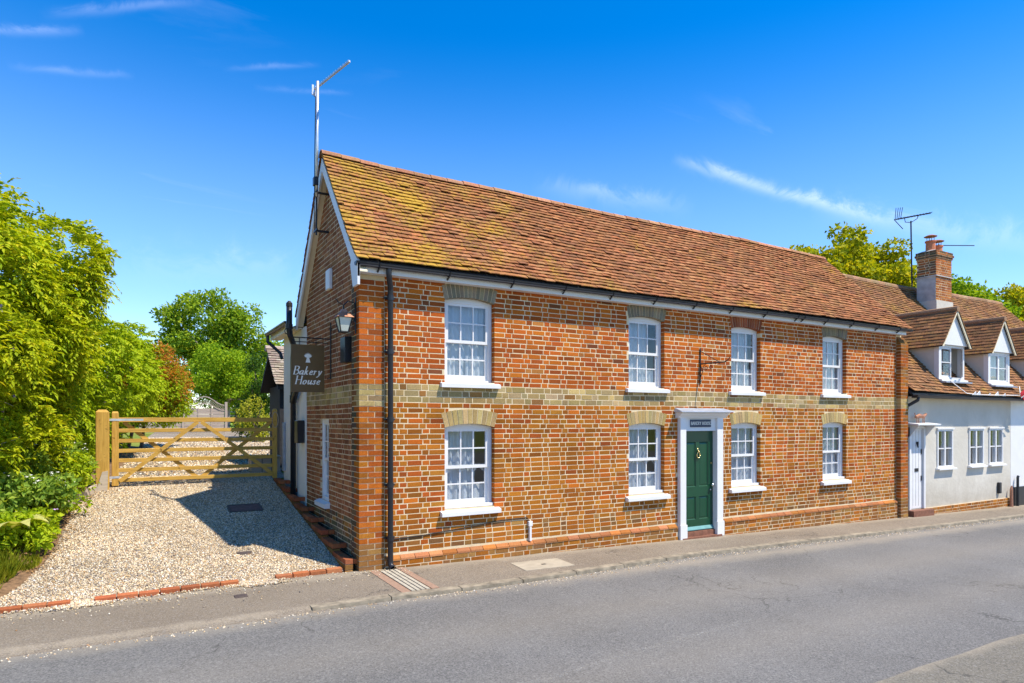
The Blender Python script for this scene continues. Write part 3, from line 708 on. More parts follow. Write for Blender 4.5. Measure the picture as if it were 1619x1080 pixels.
def palG(u, z, h):
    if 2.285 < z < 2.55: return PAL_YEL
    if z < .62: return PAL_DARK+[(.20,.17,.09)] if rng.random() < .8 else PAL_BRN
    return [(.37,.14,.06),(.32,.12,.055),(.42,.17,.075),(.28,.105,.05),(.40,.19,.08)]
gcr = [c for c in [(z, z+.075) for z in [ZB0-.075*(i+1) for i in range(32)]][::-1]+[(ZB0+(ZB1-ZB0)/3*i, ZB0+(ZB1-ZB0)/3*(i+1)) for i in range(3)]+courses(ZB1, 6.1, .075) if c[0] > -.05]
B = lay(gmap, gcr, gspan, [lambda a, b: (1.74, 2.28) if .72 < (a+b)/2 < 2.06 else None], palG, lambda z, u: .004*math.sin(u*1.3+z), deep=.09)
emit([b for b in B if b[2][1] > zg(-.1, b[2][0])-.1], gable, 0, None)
# other walls that close the building
MB().box(.28, 13.02, 3.06, 3.30, -.5, 4.0).build('rear_wall', M['render'], house)
MB().prism([(.24, -.7), (3.06, -.7), (3.06, 3.98), (1.66, 5.6), (.24, 4.1)], 'x', 12.80, 13.04).build('end_wall', M['brick'], house)
MB().box(.29, 12.79, .25, 3.05, 2.32, 2.40).build('upper_floor', M['blackwood'], house)
MB().box(.29, 12.79, .25, 3.05, -.3, -.2).build('ground_floor', M['blackwood'], house)

# --- roof
def slope_pts(prof):
    L = [0]
    for (a, p), (b, q) in zip(prof, prof[1:]): L.append(L[-1]+math.hypot(b-a, q-p))
    def at(s):
        if s <= 0: i = 0
        else: i = min(max(k for k in range(len(prof)-1) if L[k] <= s), len(prof)-2)
        (a, p), (b, q) = prof[i], prof[i+1]; d = L[i+1]-L[i]; t = (s-L[i])/d
        return a+(b-a)*t, p+(q-p)*t, (b-a)/d, (q-p)/d
    return at, L[-1]
def tile_rows(prof, x0f, x1f, pal, sag, gauge=.1, w=.165, smax=None, nsl=1):
    """plain clay tiles; returns list of (V, F, col, (x, s)); nsl=+1 front slope"""
    at, L = slope_pts(prof); out = []; k = 0; s = .0; th = .013
    while s < L-.03:
        off = (.0825 if k % 2 else 0)+rng.uniform(-.012, .012); x = x0f(s)-off; xe = x1f(s)
        while x < xe:
            a, b = max(x, x0f(s)), min(x+w-.004, xe); x += w
            if b-a < .04: continue
            y0, z0, cy, cz = at(s+rng.uniform(-.006, .006)); y1, z1, dy, dz = at(min(s+.19, L+.01)); n0 = (-cz*1., cy); 
            nv = (-cz, cy) if cy >= 0 else (cz, -cy)
            lift = .040+rng.uniform(0, .012)+(rng.random() < .05)*.012; tw = rng.uniform(-.004, .004); cm = rng.uniform(.0, .005)
            sg0 = sag((a+b)/2, s)
            P = []
            for xx, e in ((a, -tw), ((a+b)/2, cm), (b, tw)):
                P.append([(xx, y0+nv[0]*(h+e), z0+nv[1]*(h+e)+sag(xx, s)) for h in (lift-th, lift)]+[(xx, y1+nv[0]*h, z1+nv[1]*h+sag(xx, s+.19)) for h in (-.006, .008)])
            V = [p for q in P for p in q]   # per column: low-bottom, low-top, up-bottom, up-top
            F = [(0,4,5,1),(4,8,9,5),(1,5,7,3),(5,9,11,7),(0,1,3,2),(8,10,11,9)]
            out.append((V, F, pick(pal), ((a+b)/2, s)))
        s += gauge; k += 1
    return out
PAL_TILE = [(.38,.15,.058),(.33,.125,.052),(.42,.18,.075),(.30,.115,.05),(.37,.15,.062),(.26,.11,.055),(.46,.21,.09),(.40,.15,.058)]
PAL_TOLD = [(.30,.14,.065),(.26,.12,.055),(.34,.165,.075),(.22,.11,.06),(.33,.15,.06),(.25,.13,.065),(.37,.18,.07)]
def sagM(x, s): return .055*max(0, 1-x/1.1)**1.5*(s/2.8)-.012+.012*math.sin(x*.8)+.012*mnoise.noise((x*.8, s*1.2, 5))-.03*max(0, (x-9)/4)*s/2.8
RX1 = lambda s: 13.10-.62*(s/2.76)
rm = MB()
for (a, p), (b, q) in zip(PROF, PROF[1:]):
    rm.hexa([(-.06, a, p-.075), (12.7, a, p-.075), (12.45, b, q-.075), (-.06, b, q-.075), (-.06, a, p-.03), (12.7, a, p-.03), (12.45, b, q-.03), (-.06, b, q-.03)])
roof = rm.build('roof', M['blackwood'], house)
T = tile_rows(PROF[:3], lambda s: -.10, RX1, PAL_TILE, sagM)
Ls = 2.76
T.sort(key=lambda t: t[3][0]*1.0+abs(t[3][1]-1.2)*.12)
def emit_tiles(T, parent, n, mat):
    for V, F, c, _ in T[:n]:
        m = MB(); m.col = c; m.add(V, F); m.build('tile', mat, parent, colored=True)
    m = MB()
    for V, F, c, _ in T[n:]: m.col = c; m.add(V, F)
    m.build('tiling', mat, parent, kind='stuff', colored=True)
emit_tiles(T, roof, 300, M['tile'])
T = tile_rows([PROF[3], PROF[2]], lambda s: -.10, lambda s: 12.4, PAL_TILE, lambda x, s: sagM(x, s))
emit_tiles(T, roof, 0, M['tile_old'])
x = -.11; i = 0
while x < 12.44:     # ridge tiles
    L = min(.305, 12.5-x); m = MB(); m.col = pick([(.50,.24,.13),(.44,.19,.10),(.54,.28,.16),(.40,.2,.11)]); zz = 6.175+sagM(x+.15, 2.76)+rng.uniform(-.004, .004); n = 7; V = []
    for xx, r in ((x+.003, .118), (x+L-.003, .112)):
        for rr in (r, r-.018):
            V += [(xx, 1.66+rr*math.sin(R(t)), zz-.055+rr*math.cos(R(t))*.92) for t in [-80+160*k/(n-1) for k in range(n)]]
    F = []
    for k in range(n-1): F += [(k, k+1, 2*n+k+1, 2*n+k), (n+k, n+k+1, 3*n+k+1, 3*n+k), (k, k+1, n+k+1, n+k), (2*n+k, 2*n+k+1, 3*n+k+1, 3*n+k)]
    F += [(0, n, 3*n, 2*n), (n-1, 2*n-1, 4*n-1, 3*n-1)]
    m.add(V, F); m.build('ridge_tile', M['tile_old'], roof, colored=True); x += L
# --- bargeboards, soffit, fascia
def barge(pts_top, w, x0, x1, name, mat, foot=None):
    m = MB(); n = len(pts_top)
    for (a, p), (b, q) in zip(pts_top, pts_top[1:]):
        m.hexa([(x0, a, p-w), (x1, a, p-w), (x1, b, q-w), (x0, b, q-w), (x0, a, p), (x1, a, p), (x1, b, q), (x0, b, q)])
    if foot: m.prism(foot, 'x', x0-.002, x1+.002)
    return m.build(name, mat, house)
off = -.025
barge([(y, z+off) for y, z in [(-.235, 4.165), (-.02, 4.36), (.16, 4.53), (.9, 5.339), (1.66, 6.17)]], .20, -.085, -.055, 'bargeboard', M['white'], [(-.235, 3.83), (-.02, 3.83), (.10, 4.15), (.02, 4.25), (-.235, 4.12)])
barge([(1.66, 6.17+off), (3.58, 3.90+off)], .20, -.085, -.055, 'bargeboard', M['white'])
sm = MB()
for (a, p), (b, q) in zip(PROF[:], PROF[1:]):
    sm.hexa([(-.054, a, p-.16), (.05, a, p-.16), (.05, b, q-.16), (-.054, b, q-.16), (-.054, a, p-.145), (.05, a, p-.145), (.05, b, q-.145), (-.054, b, q-.145)])
sm.build('verge_soffit', M['cream'], house)
MB().box(-.083, 13.02, -.135, -.11, 4.022, 4.135).build('fascia', M['white'], house)
MB().box(-.05, 13.01, -.109, .0, 4.022, 4.037).build('eaves_soffit', M['white'], house)
# --- gutter, brackets and downpipe
def gutter(m, x0, x1, y, z0, z1, r=.055):
    n = 8; V = []
    for xx, zz in ((x0, z0), (x1, z1)):
        for rr in (r, r-.006): V += [(xx, y+rr*math.cos(R(180+180*k/n)), zz+rr*math.sin(R(180+180*k/n))) for k in range(n+1)]
    k1 = n+1; F = []
    for k in range(n): F += [(k, k+1, 2*k1+k+1, 2*k1+k), (k1+k, k1+k+1, 3*k1+k+1, 3*k1+k), (k, k+1, k1+k+1, k1+k)]
    F += [(0, k1, 3*k1, 2*k1), (n, 2*n+1, 4*k1-1, 3*k1-1), tuple(range(k1)), tuple(range(2*k1, 3*k1))]
    m.add(V, F); return m
gz = lambda x: 4.140+.004*(x/13)
gutter(MB(), -.10, 13.12, -.19, gz(0), gz(13)).build('gutter', M['black'], house)
for x in [.22, 1.25, 2.3, 3.25, 4.2, 5.15, 6.1, 7.05, 8.0, 8.95, 9.15, 9.9, 10.8, 11.75, 12.6]:
    m = MB(); m.tube([(x, -.136, 4.045), (x, -.15, 4.05), (x, -.19, 4.08)], .014, 6).tube([(x, -.19+.06*math.cos(R(t)), gz(x)+.06*math.sin(R(t))) for t in range(180, 361, 30)], .010, 6); m.build('gutter_bracket', M['black'], house)
dx = .415
dp = MB().tube([(dx-.055, -.19, 4.11), (dx-.055, -.19, 4.02), (dx-.045, -.175, 3.97), (dx-.005, -.11, 3.86), (dx, -.095, 3.80), (dx, -.095, .10), (dx, -.10, .06), (dx+.01, -.15, .028)], .038, 12, cap=False).build('downpipe', M['black'], house, smooth=True)
for z in (3.72, 2.98, 2.05, 1.15, .42):
    MB().tube([(dx, -.095, z-.035), (dx, -.095, z+.035)], .046, 12).build('pipe_collar', M['black'], dp)
    MB().box(dx-.075, dx+.075, -.06, -.001, z-.012, z+.012).build('pipe_clip', M['black'], dp)
MB().tube([(dx+.012, -.15, .03), (dx+.016, -.165, .02)], .047, 12, cap=False).build('pipe_shoe', M['black'], dp)
# --- sash windows
def curtain_mesh(x0, x1, z0, z1, y, mat, par, name, fold=.09, amp=.018, zig=None, ph=0.):
    n = int((x1-x0)/.012); V = []; F = []
    for i in range(n+1):
        x = x0+(x1-x0)*i/n; yy = y+amp*math.sin(2*math.pi*x/fold+ph+1.3*math.sin(x*7+ph))
        zb = z0 if zig is None else z0+zig*abs(((x-x0)/.2) % 1-.5)*2
        V += [(x, yy, zb), (x, yy+.004, z1)]
        if i: F.append((2*i-2, 2*i, 2*i+1, 2*i-1))
    m = MB().add(V, F); return m.build(name, mat, par, smooth=True)
def sash_window(x0, x1, zb, zt, low, mapf=None, parent=None, cols=3):
    root = bpy.data.objects.new('window', None)
    m = MB(); a, b = x0+.004, x1-.004; fw = .05; y0, y1 = .088, .165
    m.box(a, a+fw, y0, y1, zb, zt).box(b-fw, b, y0, y1, zb, zt).box(a+fw, b-fw, y0+.002, y1, zt-.09, zt).box(a+fw, b-fw, y0-.004, y1, zb, zb+.035)
    w = m.build('window', M['white'], house if parent is None else parent)
    ia, ib = a+fw, b-fw; z0, z1 = zb+.035, zt-.09; zm = (z0+z1)/2
    for nm, s0, s1, yy, br in (('upper_sash', zm-.02, z1, .100, .042), ('lower_sash', z0, zm+.02, .128, .075 if not low else .085)):
        m = MB(); st = .045; ys0, ys1 = yy, yy+.03
        top = .04 if nm == 'upper_sash' else .045; bot = .045 if nm == 'upper_sash' else br
        m.box(ia, ia+st, ys0, ys1, s0, s1).box(ib-st, ib, ys0, ys1, s0, s1).box(ia+st, ib-st, ys0+.001, ys1-.001, s0, s0+bot).box(ia+st, ib-st, ys0+.001, ys1-.001, s1-top, s1)
        m.build(nm, M['white'], w)
        ga, gb, g0, g1 = ia+st, ib-st, s0+bot, s1-top
        us = [ga+(gb-ga)*i/cols for i in range(cols+1)]; gm_ = (g0+g1)/2
        for u in us[1:-1]: MB().box(u-.010, u+.010, ys0+.003, ys1-.006, g0, g1).build('glazing_bar', M['white'], w)
        for i in range(cols): MB().box(us[i]+.010*(i > 0), us[i+1]-.010*(i < cols-1), ys0+.0045, ys1-.0075, gm_-.010, gm_+.010).build('glazing_bar', M['white'], w)
        for i in range(cols):
            for (p, q) in ((g0, gm_-.010), (gm_+.010, g1)):
                MB().box(us[i]+.010*(i > 0), us[i+1]-.010*(i < cols-1), ys0+.012, ys0+.016, p, q).build('pane', M['glass'], w)
    # curtains behind the glass
    curtain_mesh(x0+.02, x1-.02-rng.choice([0, 0, .14, .22]), zb+.03, zt-.03, .205, M['net'], w, 'curtain', rng.uniform(.08, .13), .018, None, x0*3)
    if low:
        curtain_mesh(x0+.04, x1-.03, zm-.10, zm+.03, .172, M['lace'], w, 'valance', .07, .008, .09, x0)
        curtain_mesh(x0+.03, x1-.03, zb+.03, zb+rng.uniform(.26, .44), .180, M['lace'], w, 'cafe_curtain', .15, .02, None, x0*2)
    else:
        curtain_mesh(x0+.03, x0+.33, zb+.03, zb+rng.uniform(.3, .6), .178, M['lace'], w, 'lace_curtain', .08, .014, None, x0)
        curtain_mesh(x1-.40, x1-.03, zb+.03, zb+rng.uniform(.22, .5), .182, M['lace'], w, 'lace_curtain', .085, .016, None, x0+1)
    # sill
    m = MB(); e = .075; pr = .085 if low else .07; h = .095 if low else .085
    m.prism([(-pr, zb-h), (-pr, zb-h+.055), (.087, zb+.008), (.087, zb-.02), (0.006, zb-.02), (-.004, zb-h)], 'x', x0-e, x1+e)
    m.build('window_sill', M['white'], w)
    if low: MB().box(x0+.006, x1-.006, .03, .0865, zb+.006, zb+.05).build('sub_sill', M['white'], w)
    bpy.data.objects.remove(root); return w
for a, b in WIN:
    sash_window(a, b, UZ[0], UZ[1], False); sash_window(a, b, LZ[0], LZ[1], True)
# gable window
m = MB(); y0, y1, z0, z1 = gwin; X = GX+.03
m.box(X, X+.09, y0+.004, y0+.05, z0, z1).box(X, X+.09, y1-.05, y1-.004, z0, z1).box(X+.001, X+.09, y0+.05, y1-.05, z1-.06, z1).box(X+.001, X+.09, y0+.05, y1-.05, z0, z0+.05)
gw = m.build('window', M['white'], house); zm = (z0+z1)/2
for s0, s1, xx in ((z0+.05, zm+.02, X+.045), (zm-.02, z1-.06, X+.015)):
    MB().box(xx, xx+.025, y0+.05, y0+.085, s0, s1).box(xx, xx+.025, y1-.085, y1-.05, s0, s1).box(xx+.001, xx+.024, y0+.085, y1-.085, s0, s0+.045).box(xx+.001, xx+.024, y0+.085, y1-.085, s1-.04, s1).build('sash', M['white'], gw)
    ym = (y0+y1)/2; zc_ = (s0+s1)/2
    MB().box(xx+.002, xx+.02, ym-.009, ym+.009, s0+.045, s1-.04).build('glazing_bar', M['white'], gw)
    for p, q in ((y0+.085, ym-.009), (ym+.009, y1-.085)):
        MB().box(xx+.003, xx+.019, p, q, zc_-.009, zc_+.009).build('glazing_bar', M['white'], gw)
        for r0, r1 in ((s0+.045, zc_-.009), (zc_+.009, s1-.04)): MB().box(xx+.01, xx+.014, p, q, r0, r1).build('pane', M['glass'], gw)
MB().box(X+.15, X+.155, y0-.1, y1+.1, z0-.1, z1+.1).build('curtain', M['lace'], gw)
MB().prism([(GX-.085, z0-.10), (GX-.085, z0-.035), (GX+.031, z0+.006), (GX+.031, z0-.02), (GX+.003, z0-.02), (GX-.003, z0-.10)], 'y', y0-.07, y1+.06).build('window_sill', M['white'], gw)

# --- front door
dw = MB()
zd0, zd1 = -.005, 1.83; X0, X1 = 6.005, 6.795; yd = .035
st, mid, lock0, lock1, bot, top = .115, .085, .62, .80, .20, .10
dm = MB(); xm = (X0+X1)/2
dm.box(X0, X0+st, yd, yd+.045, zd0, zd1).box(X1-st, X1, yd, yd+.045, zd0, zd1).box(X0+st, X1-st, yd+.001, yd+.045, zd0, zd0+bot).box(X0+st, X1-st, yd+.001, yd+.045, lock0, lock1).box(X0+st, X1-st, yd+.001, yd+.045, zd1-top-.1, zd1)
dm.box(xm-mid/2, xm+mid/2, yd+.001, yd+.045, zd0+bot, lock0).box(xm-mid/2, xm+mid/2, yd+.001, yd+.045, lock1, zd1-top-.1)
door = dm.build('door', M['greendoor'], house)
for a, b in ((X0+st, xm-mid/2), (xm+mid/2, X1-st)):
    for p, q in ((zd0+bot, lock0), (lock1, zd1-top-.1)):
        m = MB(); g = .018      # recessed panel with moulding
        m.add([(a,yd+.004,p),(b,yd+.004,p),(b,yd+.004,q),(a,yd+.004,q),(a+g,yd+.022,p+g),(b-g,yd+.022,p+g),(b-g,yd+.022,q-g),(a+g,yd+.022,q-g),(a+2.4*g,yd+.016,p+2.4*g),(b-2.4*g,yd+.016,p+2.4*g),(b-2.4*g,yd+.016,q-2.4*g),(a+2.4*g,yd+.016,q-2.4*g)],
              [(i,(i+1)%4,4+(i+1)%4,4+i) for i in range(4)]+[(4+i,4+(i+1)%4,8+(i+1)%4,8+i) for i in range(4)]+[(8,9,10,11)])
        m.build('door_panel', M['greendoor'], door)
MB().prism([(yd-.035, zd0+.02), (yd-.001, zd0+.075), (yd-.001, zd0+.005), (yd-.03, zd0+.005)], 'x', X0+.01, X1-.01).build('weather_bar', M['teal'], door)
m = MB(); m.tube([(xm+.045*math.cos(R(t)), yd-.022, 1.40+.055*math.sin(R(t))) for t in range(0, 361, 24)], .010, 6).lathe(0, 0, [], 3) if False else m.tube([(xm+.040*math.cos(R(t)), yd-.020, 1.385+.052*math.sin(R(t))) for t in range(0, 361, 24)], .011, 6)
m.tube([(xm, yd, 1.46), (xm, yd-.03, 1.455), (xm, yd-.03, 1.43)], .017, 8).tube([(xm, yd-.004, 1.52), (xm, yd-.012, 1.44)], [.006, .016], 8); m.build('door_knocker', M['brass'], door, smooth=True)
MB().tube([(X1-.06, yd, .82), (X1-.06, yd-.035, .82), (X1-.06, yd-.045, .82), (X1-.06, yd-.075, .82)], [.022, .012, .03, .026], 12).tube([(X1-.06, yd-.003, .73), (X1-.06, yd-.006, .73)], .018, 10).build('door_knob', M['chrome'], door, smooth=True)
MB().tube([(X1-.055, yd, 1.23), (X1-.055, yd-.012, 1.23)], .016, 12).build('keyhole_lock', M['brass'], door)
MB().box(5.95, 6.85, -.03, .10, -.19, -.012).build('door_step', M['quarry'], house)
MB().box(5.9, 6.9, -.10, -.0305, -.35, -.10).build('door_step', M['quarry'], house)
# surround
sd = MB()
for a, b in ((5.86, 6.0), (6.80, 6.955)):
    sd.box(a, b, -.075, .10, -.02, 2.08).box(a-.014, b+.014, -.092, .0, -.13, .14)
sd.box(6.0, 6.80, -.030, .10, 1.835, 2.08)
sd.box(6.0, 6.80, -.036, -.0301, 1.835, 1.87)
door_sur = sd.build('door_surround', M['white'], house)
m = MB(); m.prism([(.0, 2.075), (-.085, 2.075), (-.095, 2.10), (-.13, 2.12), (-.15, 2.15), (-.19, 2.165), (-.19, 2.18), (.0, 2.18)], 'x', 5.80, 7.02); m.build('cornice', M['white'], door_sur)
m = MB(); m.hexa([(5.73, -.225, 2.182), (7.10, -.225, 2.182), (7.07, -.002, 2.182), (5.76, -.002, 2.182), (5.74, -.22, 2.195), (7.09, -.22, 2.195), (7.03, -.002, 2.255), (5.80, -.002, 2.255)]); m.build('lead_hood', M['lead'], door_sur)

# ------------------------------------------------------------------ lettering by broad-nib strokes
GL = {
 'B': (.62, [[(.1,0),(.1,1)], [(.1,1),(.35,1),(.52,.93),(.55,.78),(.48,.6),(.32,.53),(.1,.53)], [(.32,.53),(.52,.47),(.62,.28),(.52,.06),(.32,0),(.1,0)], [(.0,0),(.2,0)], [(0,1),(.2,1)]]),
 'A': (.72, [[(.0,0),(.34,1)], [(.34,1),(.68,0)], [(.13,.36),(.55,.36)], [(-.06,0),(.1,0)], [(.58,0),(.78,0)]]),
 'K': (.70, [[(.1,0),(.1,1)], [(.6,1),(.12,.45)], [(.28,.6),(.64,0)], [(0,0),(.2,0)], [(0,1),(.2,1)], [(.5,1),(.68,1)], [(.54,0),(.74,0)]]),
 'E': (.60, [[(.1,0),(.1,1)], [(0,1),(.54,1),(.54,.82)], [(.1,.52),(.42,.52)], [(0,0),(.56,0),(.58,.2)]]),
 'R': (.68, [[(.1,0),(.1,1)], [(.0,1),(.35,1),(.54,.9),(.54,.66),(.35,.52),(.1,.52)], [(.3,.52),(.62,0)], [(0,0),(.2,0)], [(.54,0),(.72,0)]]),
 'Y': (.66, [[(.02,1),(.32,.48)], [(.62,1),(.32,.48)], [(.32,.48),(.32,0)], [(.22,0),(.42,0)], [(-.06,1),(.12,1)], [(.52,1),(.7,1)]]),
 'H': (.78, [[(.1,0),(.1,1)], [(.66,0),(.66,1)], [(.1,.52),(.66,.52)], [(0,0),(.2,0)], [(0,1),(.2,1)], [(.56,0),(.76,0)], [(.56,1),(.76,1)]]),
 'O': (.78, [[(.38,1),(.16,.92),(.05,.7),(.05,.3),(.16,.08),(.38,0),(.6,.08),(.71,.3),(.71,.7),(.6,.92),(.38,1)]]),
 'U': (.74, [[(.1,1),(.1,.3),(.18,.06),(.36,0),(.54,.06),(.62,.3),(.62,1)], [(0,1),(.2,1)], [(.52,1),(.72,1)]]),
 'S': (.56, [[(.5,.8),(.42,.96),(.26,1),(.1,.92),(.08,.74),(.22,.58),(.4,.46),(.5,.28),(.44,.08),(.26,0),(.1,.04),(.04,.22)]]),
 'a': (.50, [[(.42,.46),(.28,.48),(.12,.4),(.04,.2),(.1,.02),(.22,.02),(.36,.2),(.44,.46)], [(.44,.46),(.38,.12),(.42,0),(.52,.08)]]),
 'k': (.50, [[(.16,1),(.06,0)], [(.08,1),(.16,1)], [(.42,.46),(.34,.46),(.1,.24)], [(.2,.3),(.32,.02),(.46,.06)]]),
 'e': (.42, [[(.08,.22),(.26,.26),(.36,.36),(.34,.46),(.22,.48),(.1,.36),(.05,.16),(.12,.02),(.24,.0),(.38,.1)]]),
 'r': (.40, [[(.02,.4),(.1,.48),(.12,.4),(.06,0)], [(.1,.3),(.24,.46),(.36,.44)]]),
 'y': (.50, [[(.04,.44),(.12,.47),(.16,.3),(.2,.02)], [(.44,.48),(.36,.2),(.2,-.1),(.02,-.3),(-.06,-.26)]]),
 'o': (.48, [[(.26,.48),(.12,.4),(.05,.2),(.1,.02),(.22,0),(.36,.1),(.42,.3),(.36,.46),(.26,.48)]]),
 'u': (.54, [[(.04,.42),(.12,.48),(.08,.14),(.14,.01),(.26,.06),(.4,.3)], [(.44,.48),(.4,.12),(.44,0),(.54,.08)]]),
 's': (.38, [[(.34,.38),(.26,.48),(.14,.44),(.14,.32),(.26,.2),(.26,.06),(.14,0),(.03,.06),(.02,.14)]]),
}
def write(text, h, nib=(.11, .035), shear=0., gap=.09):
    """returns list of quads in 2D and total width"""
    x = 0; Q = []
    for ch in text:
        if ch == ' ': x += .38; continue
        w, st_ = GL[ch]
        for pl in st_:
            for (a, b), (c, d) in zip(pl, pl[1:]):
                vert = abs(d-b)/(math.hypot(c-a, d-b)+1e-9); t = (nib[1]+(nib[0]-nib[1])*vert)/2
                L = math.hypot(c-a, d-b)+1e-9; ex, ey = (c-a)/L, (d-b)/L; nx, ny = -ey*t, ex*t; k = .3*t
                p = [(a-ex*k-nx, b-ey*k-ny), (c+ex*k-nx, d+ey*k-ny), (c+ex*k+nx, d+ey*k+ny), (a-ex*k+nx, b-ey*k+ny)]
                Q.append([((x+u+shear*v)*h, v*h) for u, v in p])
        x += w+gap
    return Q, (x-gap)*h

# ------------------------------------------------------------------ things fixed to the house
def letters(name, quads, ox, oz, y, parent, mat):
    m = MB()
    for i, q in enumerate(quads): m.add([(ox+u, y-.00012*(i % 23), oz+v) for u, v in q], [(0, 1, 2, 3)])
    return m.build(name, mat, parent)
SY = 1.55
sg = empty('hanging_sign', (0, SY, 2.46), 'brown hanging sign with wheat sheaf emblem reading Bakery House', 'sign')
MB().bbox(-.565, -.085, SY-.017, SY+.017, 2.475, 3.185, .004).build('board', M['signbrown'], sg)
fr = MB()
for a, b, c, d in ((-.572, -.078, 2.468, 2.482), (-.572, -.078, 3.178, 3.192), (-.572, -.558, 2.482, 3.178), (-.092, -.078, 2.482, 3.178)): fr.box(a, b, SY-.022, SY+.022, c, d)
fr.build('frame', M['signbrown'], sg)
for txt, zz, hh in (('Bakery', 2.735, .125), ('House', 2.588, .125)):
    q, w = write(txt, hh, (.15, .05), .22); letters('lettering', q, -.325-w/2-.01, zz, SY-.0185, sg, M['letter'])
# wheat sheaf emblem
em = MB(); ox, oz = -.325, 2.92
em.add([(ox-.036, SY-.0185, oz), (ox+.036, SY-.0185, oz), (ox+.017, SY-.0185, oz+.075), (ox-.017, SY-.0185, oz+.075)], [(0, 1, 2, 3)])
for k in range(9):
    a = R(-52+13*k); bx, bz = ox+.012*math.sin(a), oz+.07; L = .085-.02*abs(k-4)/4
    tx, tz = bx+L*math.sin(a), bz+L*math.cos(a); nx, nz = math.cos(a), -math.sin(a); w = .011; y = SY-.0186-.0002*k
    em.add([(bx, y, bz), (bx+(tx-bx)*.55+nx*w, y, bz+(tz-bz)*.55+nz*w), (tx, y, tz), (bx+(tx-bx)*.55-nx*w, y, bz+(tz-bz)*.55-nz*w)], [(0, 1, 2, 3)])
em.build('emblem', M['letter'], sg)
ib = MB(); ib.tube([(.03, SY, 3.30), (-.62, SY, 3.30)], .009, 6).tube([(GX-.02, SY, 2.68), (GX-.02, SY, 3.56)], .010, 6).tube([(-.01, SY, 3.235), (-.55, SY, 3.235)], .007, 6)
ib.tube([(-.62+.07*(1-t/540*.75)*math.cos(R(t+270)), SY, 3.375+.07*(1-t/540*.75)*math.sin(R(t+270))) for t in range(0, 541, 20)], .007, 6)
ib.tube([(GX-.02-.03*(1-t/400*.7)*math.cos(R(t)), SY, 3.45+.03*(1-t/400*.7)*math.sin(R(t))) for t in range(0, 400, 25)], .006, 5)
for x in (-.45, -.2): ib.tube([(x, SY, 3.30), (x, SY, 3.185)], .006, 5)
ib.tube([(-.035, SY, 2.68), (GX-.02, SY, 2.70)], .006, 5); ib.build('bracket', M['iron'], sg)

lt = empty('wall_lantern', (-.16, .12, 3.2), 'copper topped wall lantern on the corner of the brick house', 'lantern')
lx, ly = -.17, .12
def frustum(m, r0, z0, r1, z1): m.hexa([(lx-r0,ly-r0,z0),(lx+r0,ly-r0,z0),(lx+r0,ly+r0,z0),(lx-r0,ly+r0,z0),(lx-r1,ly-r1,z1),(lx+r1,ly-r1,z1),(lx+r1,ly+r1,z1),(lx-r1,ly+r1,z1)]); return m
frustum(MB(), .048, 3.245, .088, 3.425).build('glass_pane', M['frost'], lt)
fb = MB()
for sx in (-1, 1):
    for sy in (-1, 1): fb.beam((lx+sx*.051, ly+sy*.051, 3.235), (lx+sx*.092, ly+sy*.092, 3.43), .012, .012)
frustum(fb, .056, 3.228, .056, 3.243); fb.build('frame', M['iron'], lt)
rf = frustum(MB(), .115, 3.43, .045, 3.50); frustum(rf, .045, 3.502, .03, 3.54); rf.build('lantern_roof', M['copper'], lt)
ir = MB().tube([(lx, ly, 3.54), (lx, ly, 3.60)], .012, 8).tube([(lx, ly, 3.60), (lx+.06, ly, 3.66), (-.02, ly, 3.64), (-.008, ly, 3.50), (-.03, ly, 3.38)], .009, 6).tube([(lx, ly, 3.6), (lx-.07, ly, 3.63), (lx-.11, ly, 3.68)], .006, 6).box(-.012, -.003, ly-.02, ly+.02, 3.22, 3.72)
ir.build('iron_bracket', M['iron'], lt)

def small_box(name, label, cat, mat, b, bev=.006, extra=None):
    m = MB().bbox(*b, bev); o = m.build(name, mat); return tag(o, label, cat)
small_box('alarm_box', 'white alarm box high on the shaded gable wall', 'alarm box', M['white'], (GX-.06, GX-.0015, 1.50, 1.72, 4.08, 4.40), .012)
small_box('wall_cabinet', 'small dark box on the gable beside the hanging lantern', 'cabinet', M['black'], (GX-.11, GX-.0015, .44, .68, 2.86, 3.22), .006)
small_box('letter_box', 'black box on the white rendered wall behind the gable bricks', 'letter box', M['black'], (-.10, .025, 3.36, 3.62, 1.62, 2.03), .008)

br = empty('iron_wall_bracket', (6.4, 0, 2.7), 'ornate black iron sign bracket above the green door', 'bracket')
bx = 6.42; tip = Vector((6.60, -.44, 3.09)); a0 = Vector((bx, -.012, 3.07))
m = MB().tube([(bx, -.012, 3.33), (bx, -.012, 2.70)], .013, 6).tube([(bx, -.012, 3.33), (bx, -.012, 3.37)], [.018, .004], 6); m.build('wall_bar', M['iron'], br)
m = MB().tube([a0, tip, tip+Vector((.03, -.06, .05)), tip+Vector((.035, -.08, .10))], [.012, .011, .008, .004], 6).tube([(bx, -.012, 3.31), a0.lerp(tip, .78)], .007, 6); m.build('arm', M['iron'], br)
dvec = (tip-a0).normalized(); m = MB()
for c, r, t0 in ((.10, .055, 90), (.20, .035, 60)):
    m.tube([a0+dvec*(c+r*(1-t/520*.8)*math.cos(R(t+t0)))+Vector((0, 0, -.075+r*(1-t/520*.8)*math.sin(R(t+t0)))) for t in range(0, 521, 26)], .006, 5)
m.tube([a0+Vector((0, 0, -.02)), a0+dvec*.05+Vector((0, 0, -.14)), Vector((bx, -.014, 2.82))], .007, 5)
for c in (.28, .36): m.tube([a0+dvec*c, a0+dvec*c+Vector((0, 0, -.035))], .006, 5)
for z in (2.75, 2.85, 2.95): m.tube([(bx-.03, -.02, z+.02), (bx, -.03, z), (bx+.03, -.02, z+.02)], .007, 5)
m.build('scrollwork', M['iron'], br)

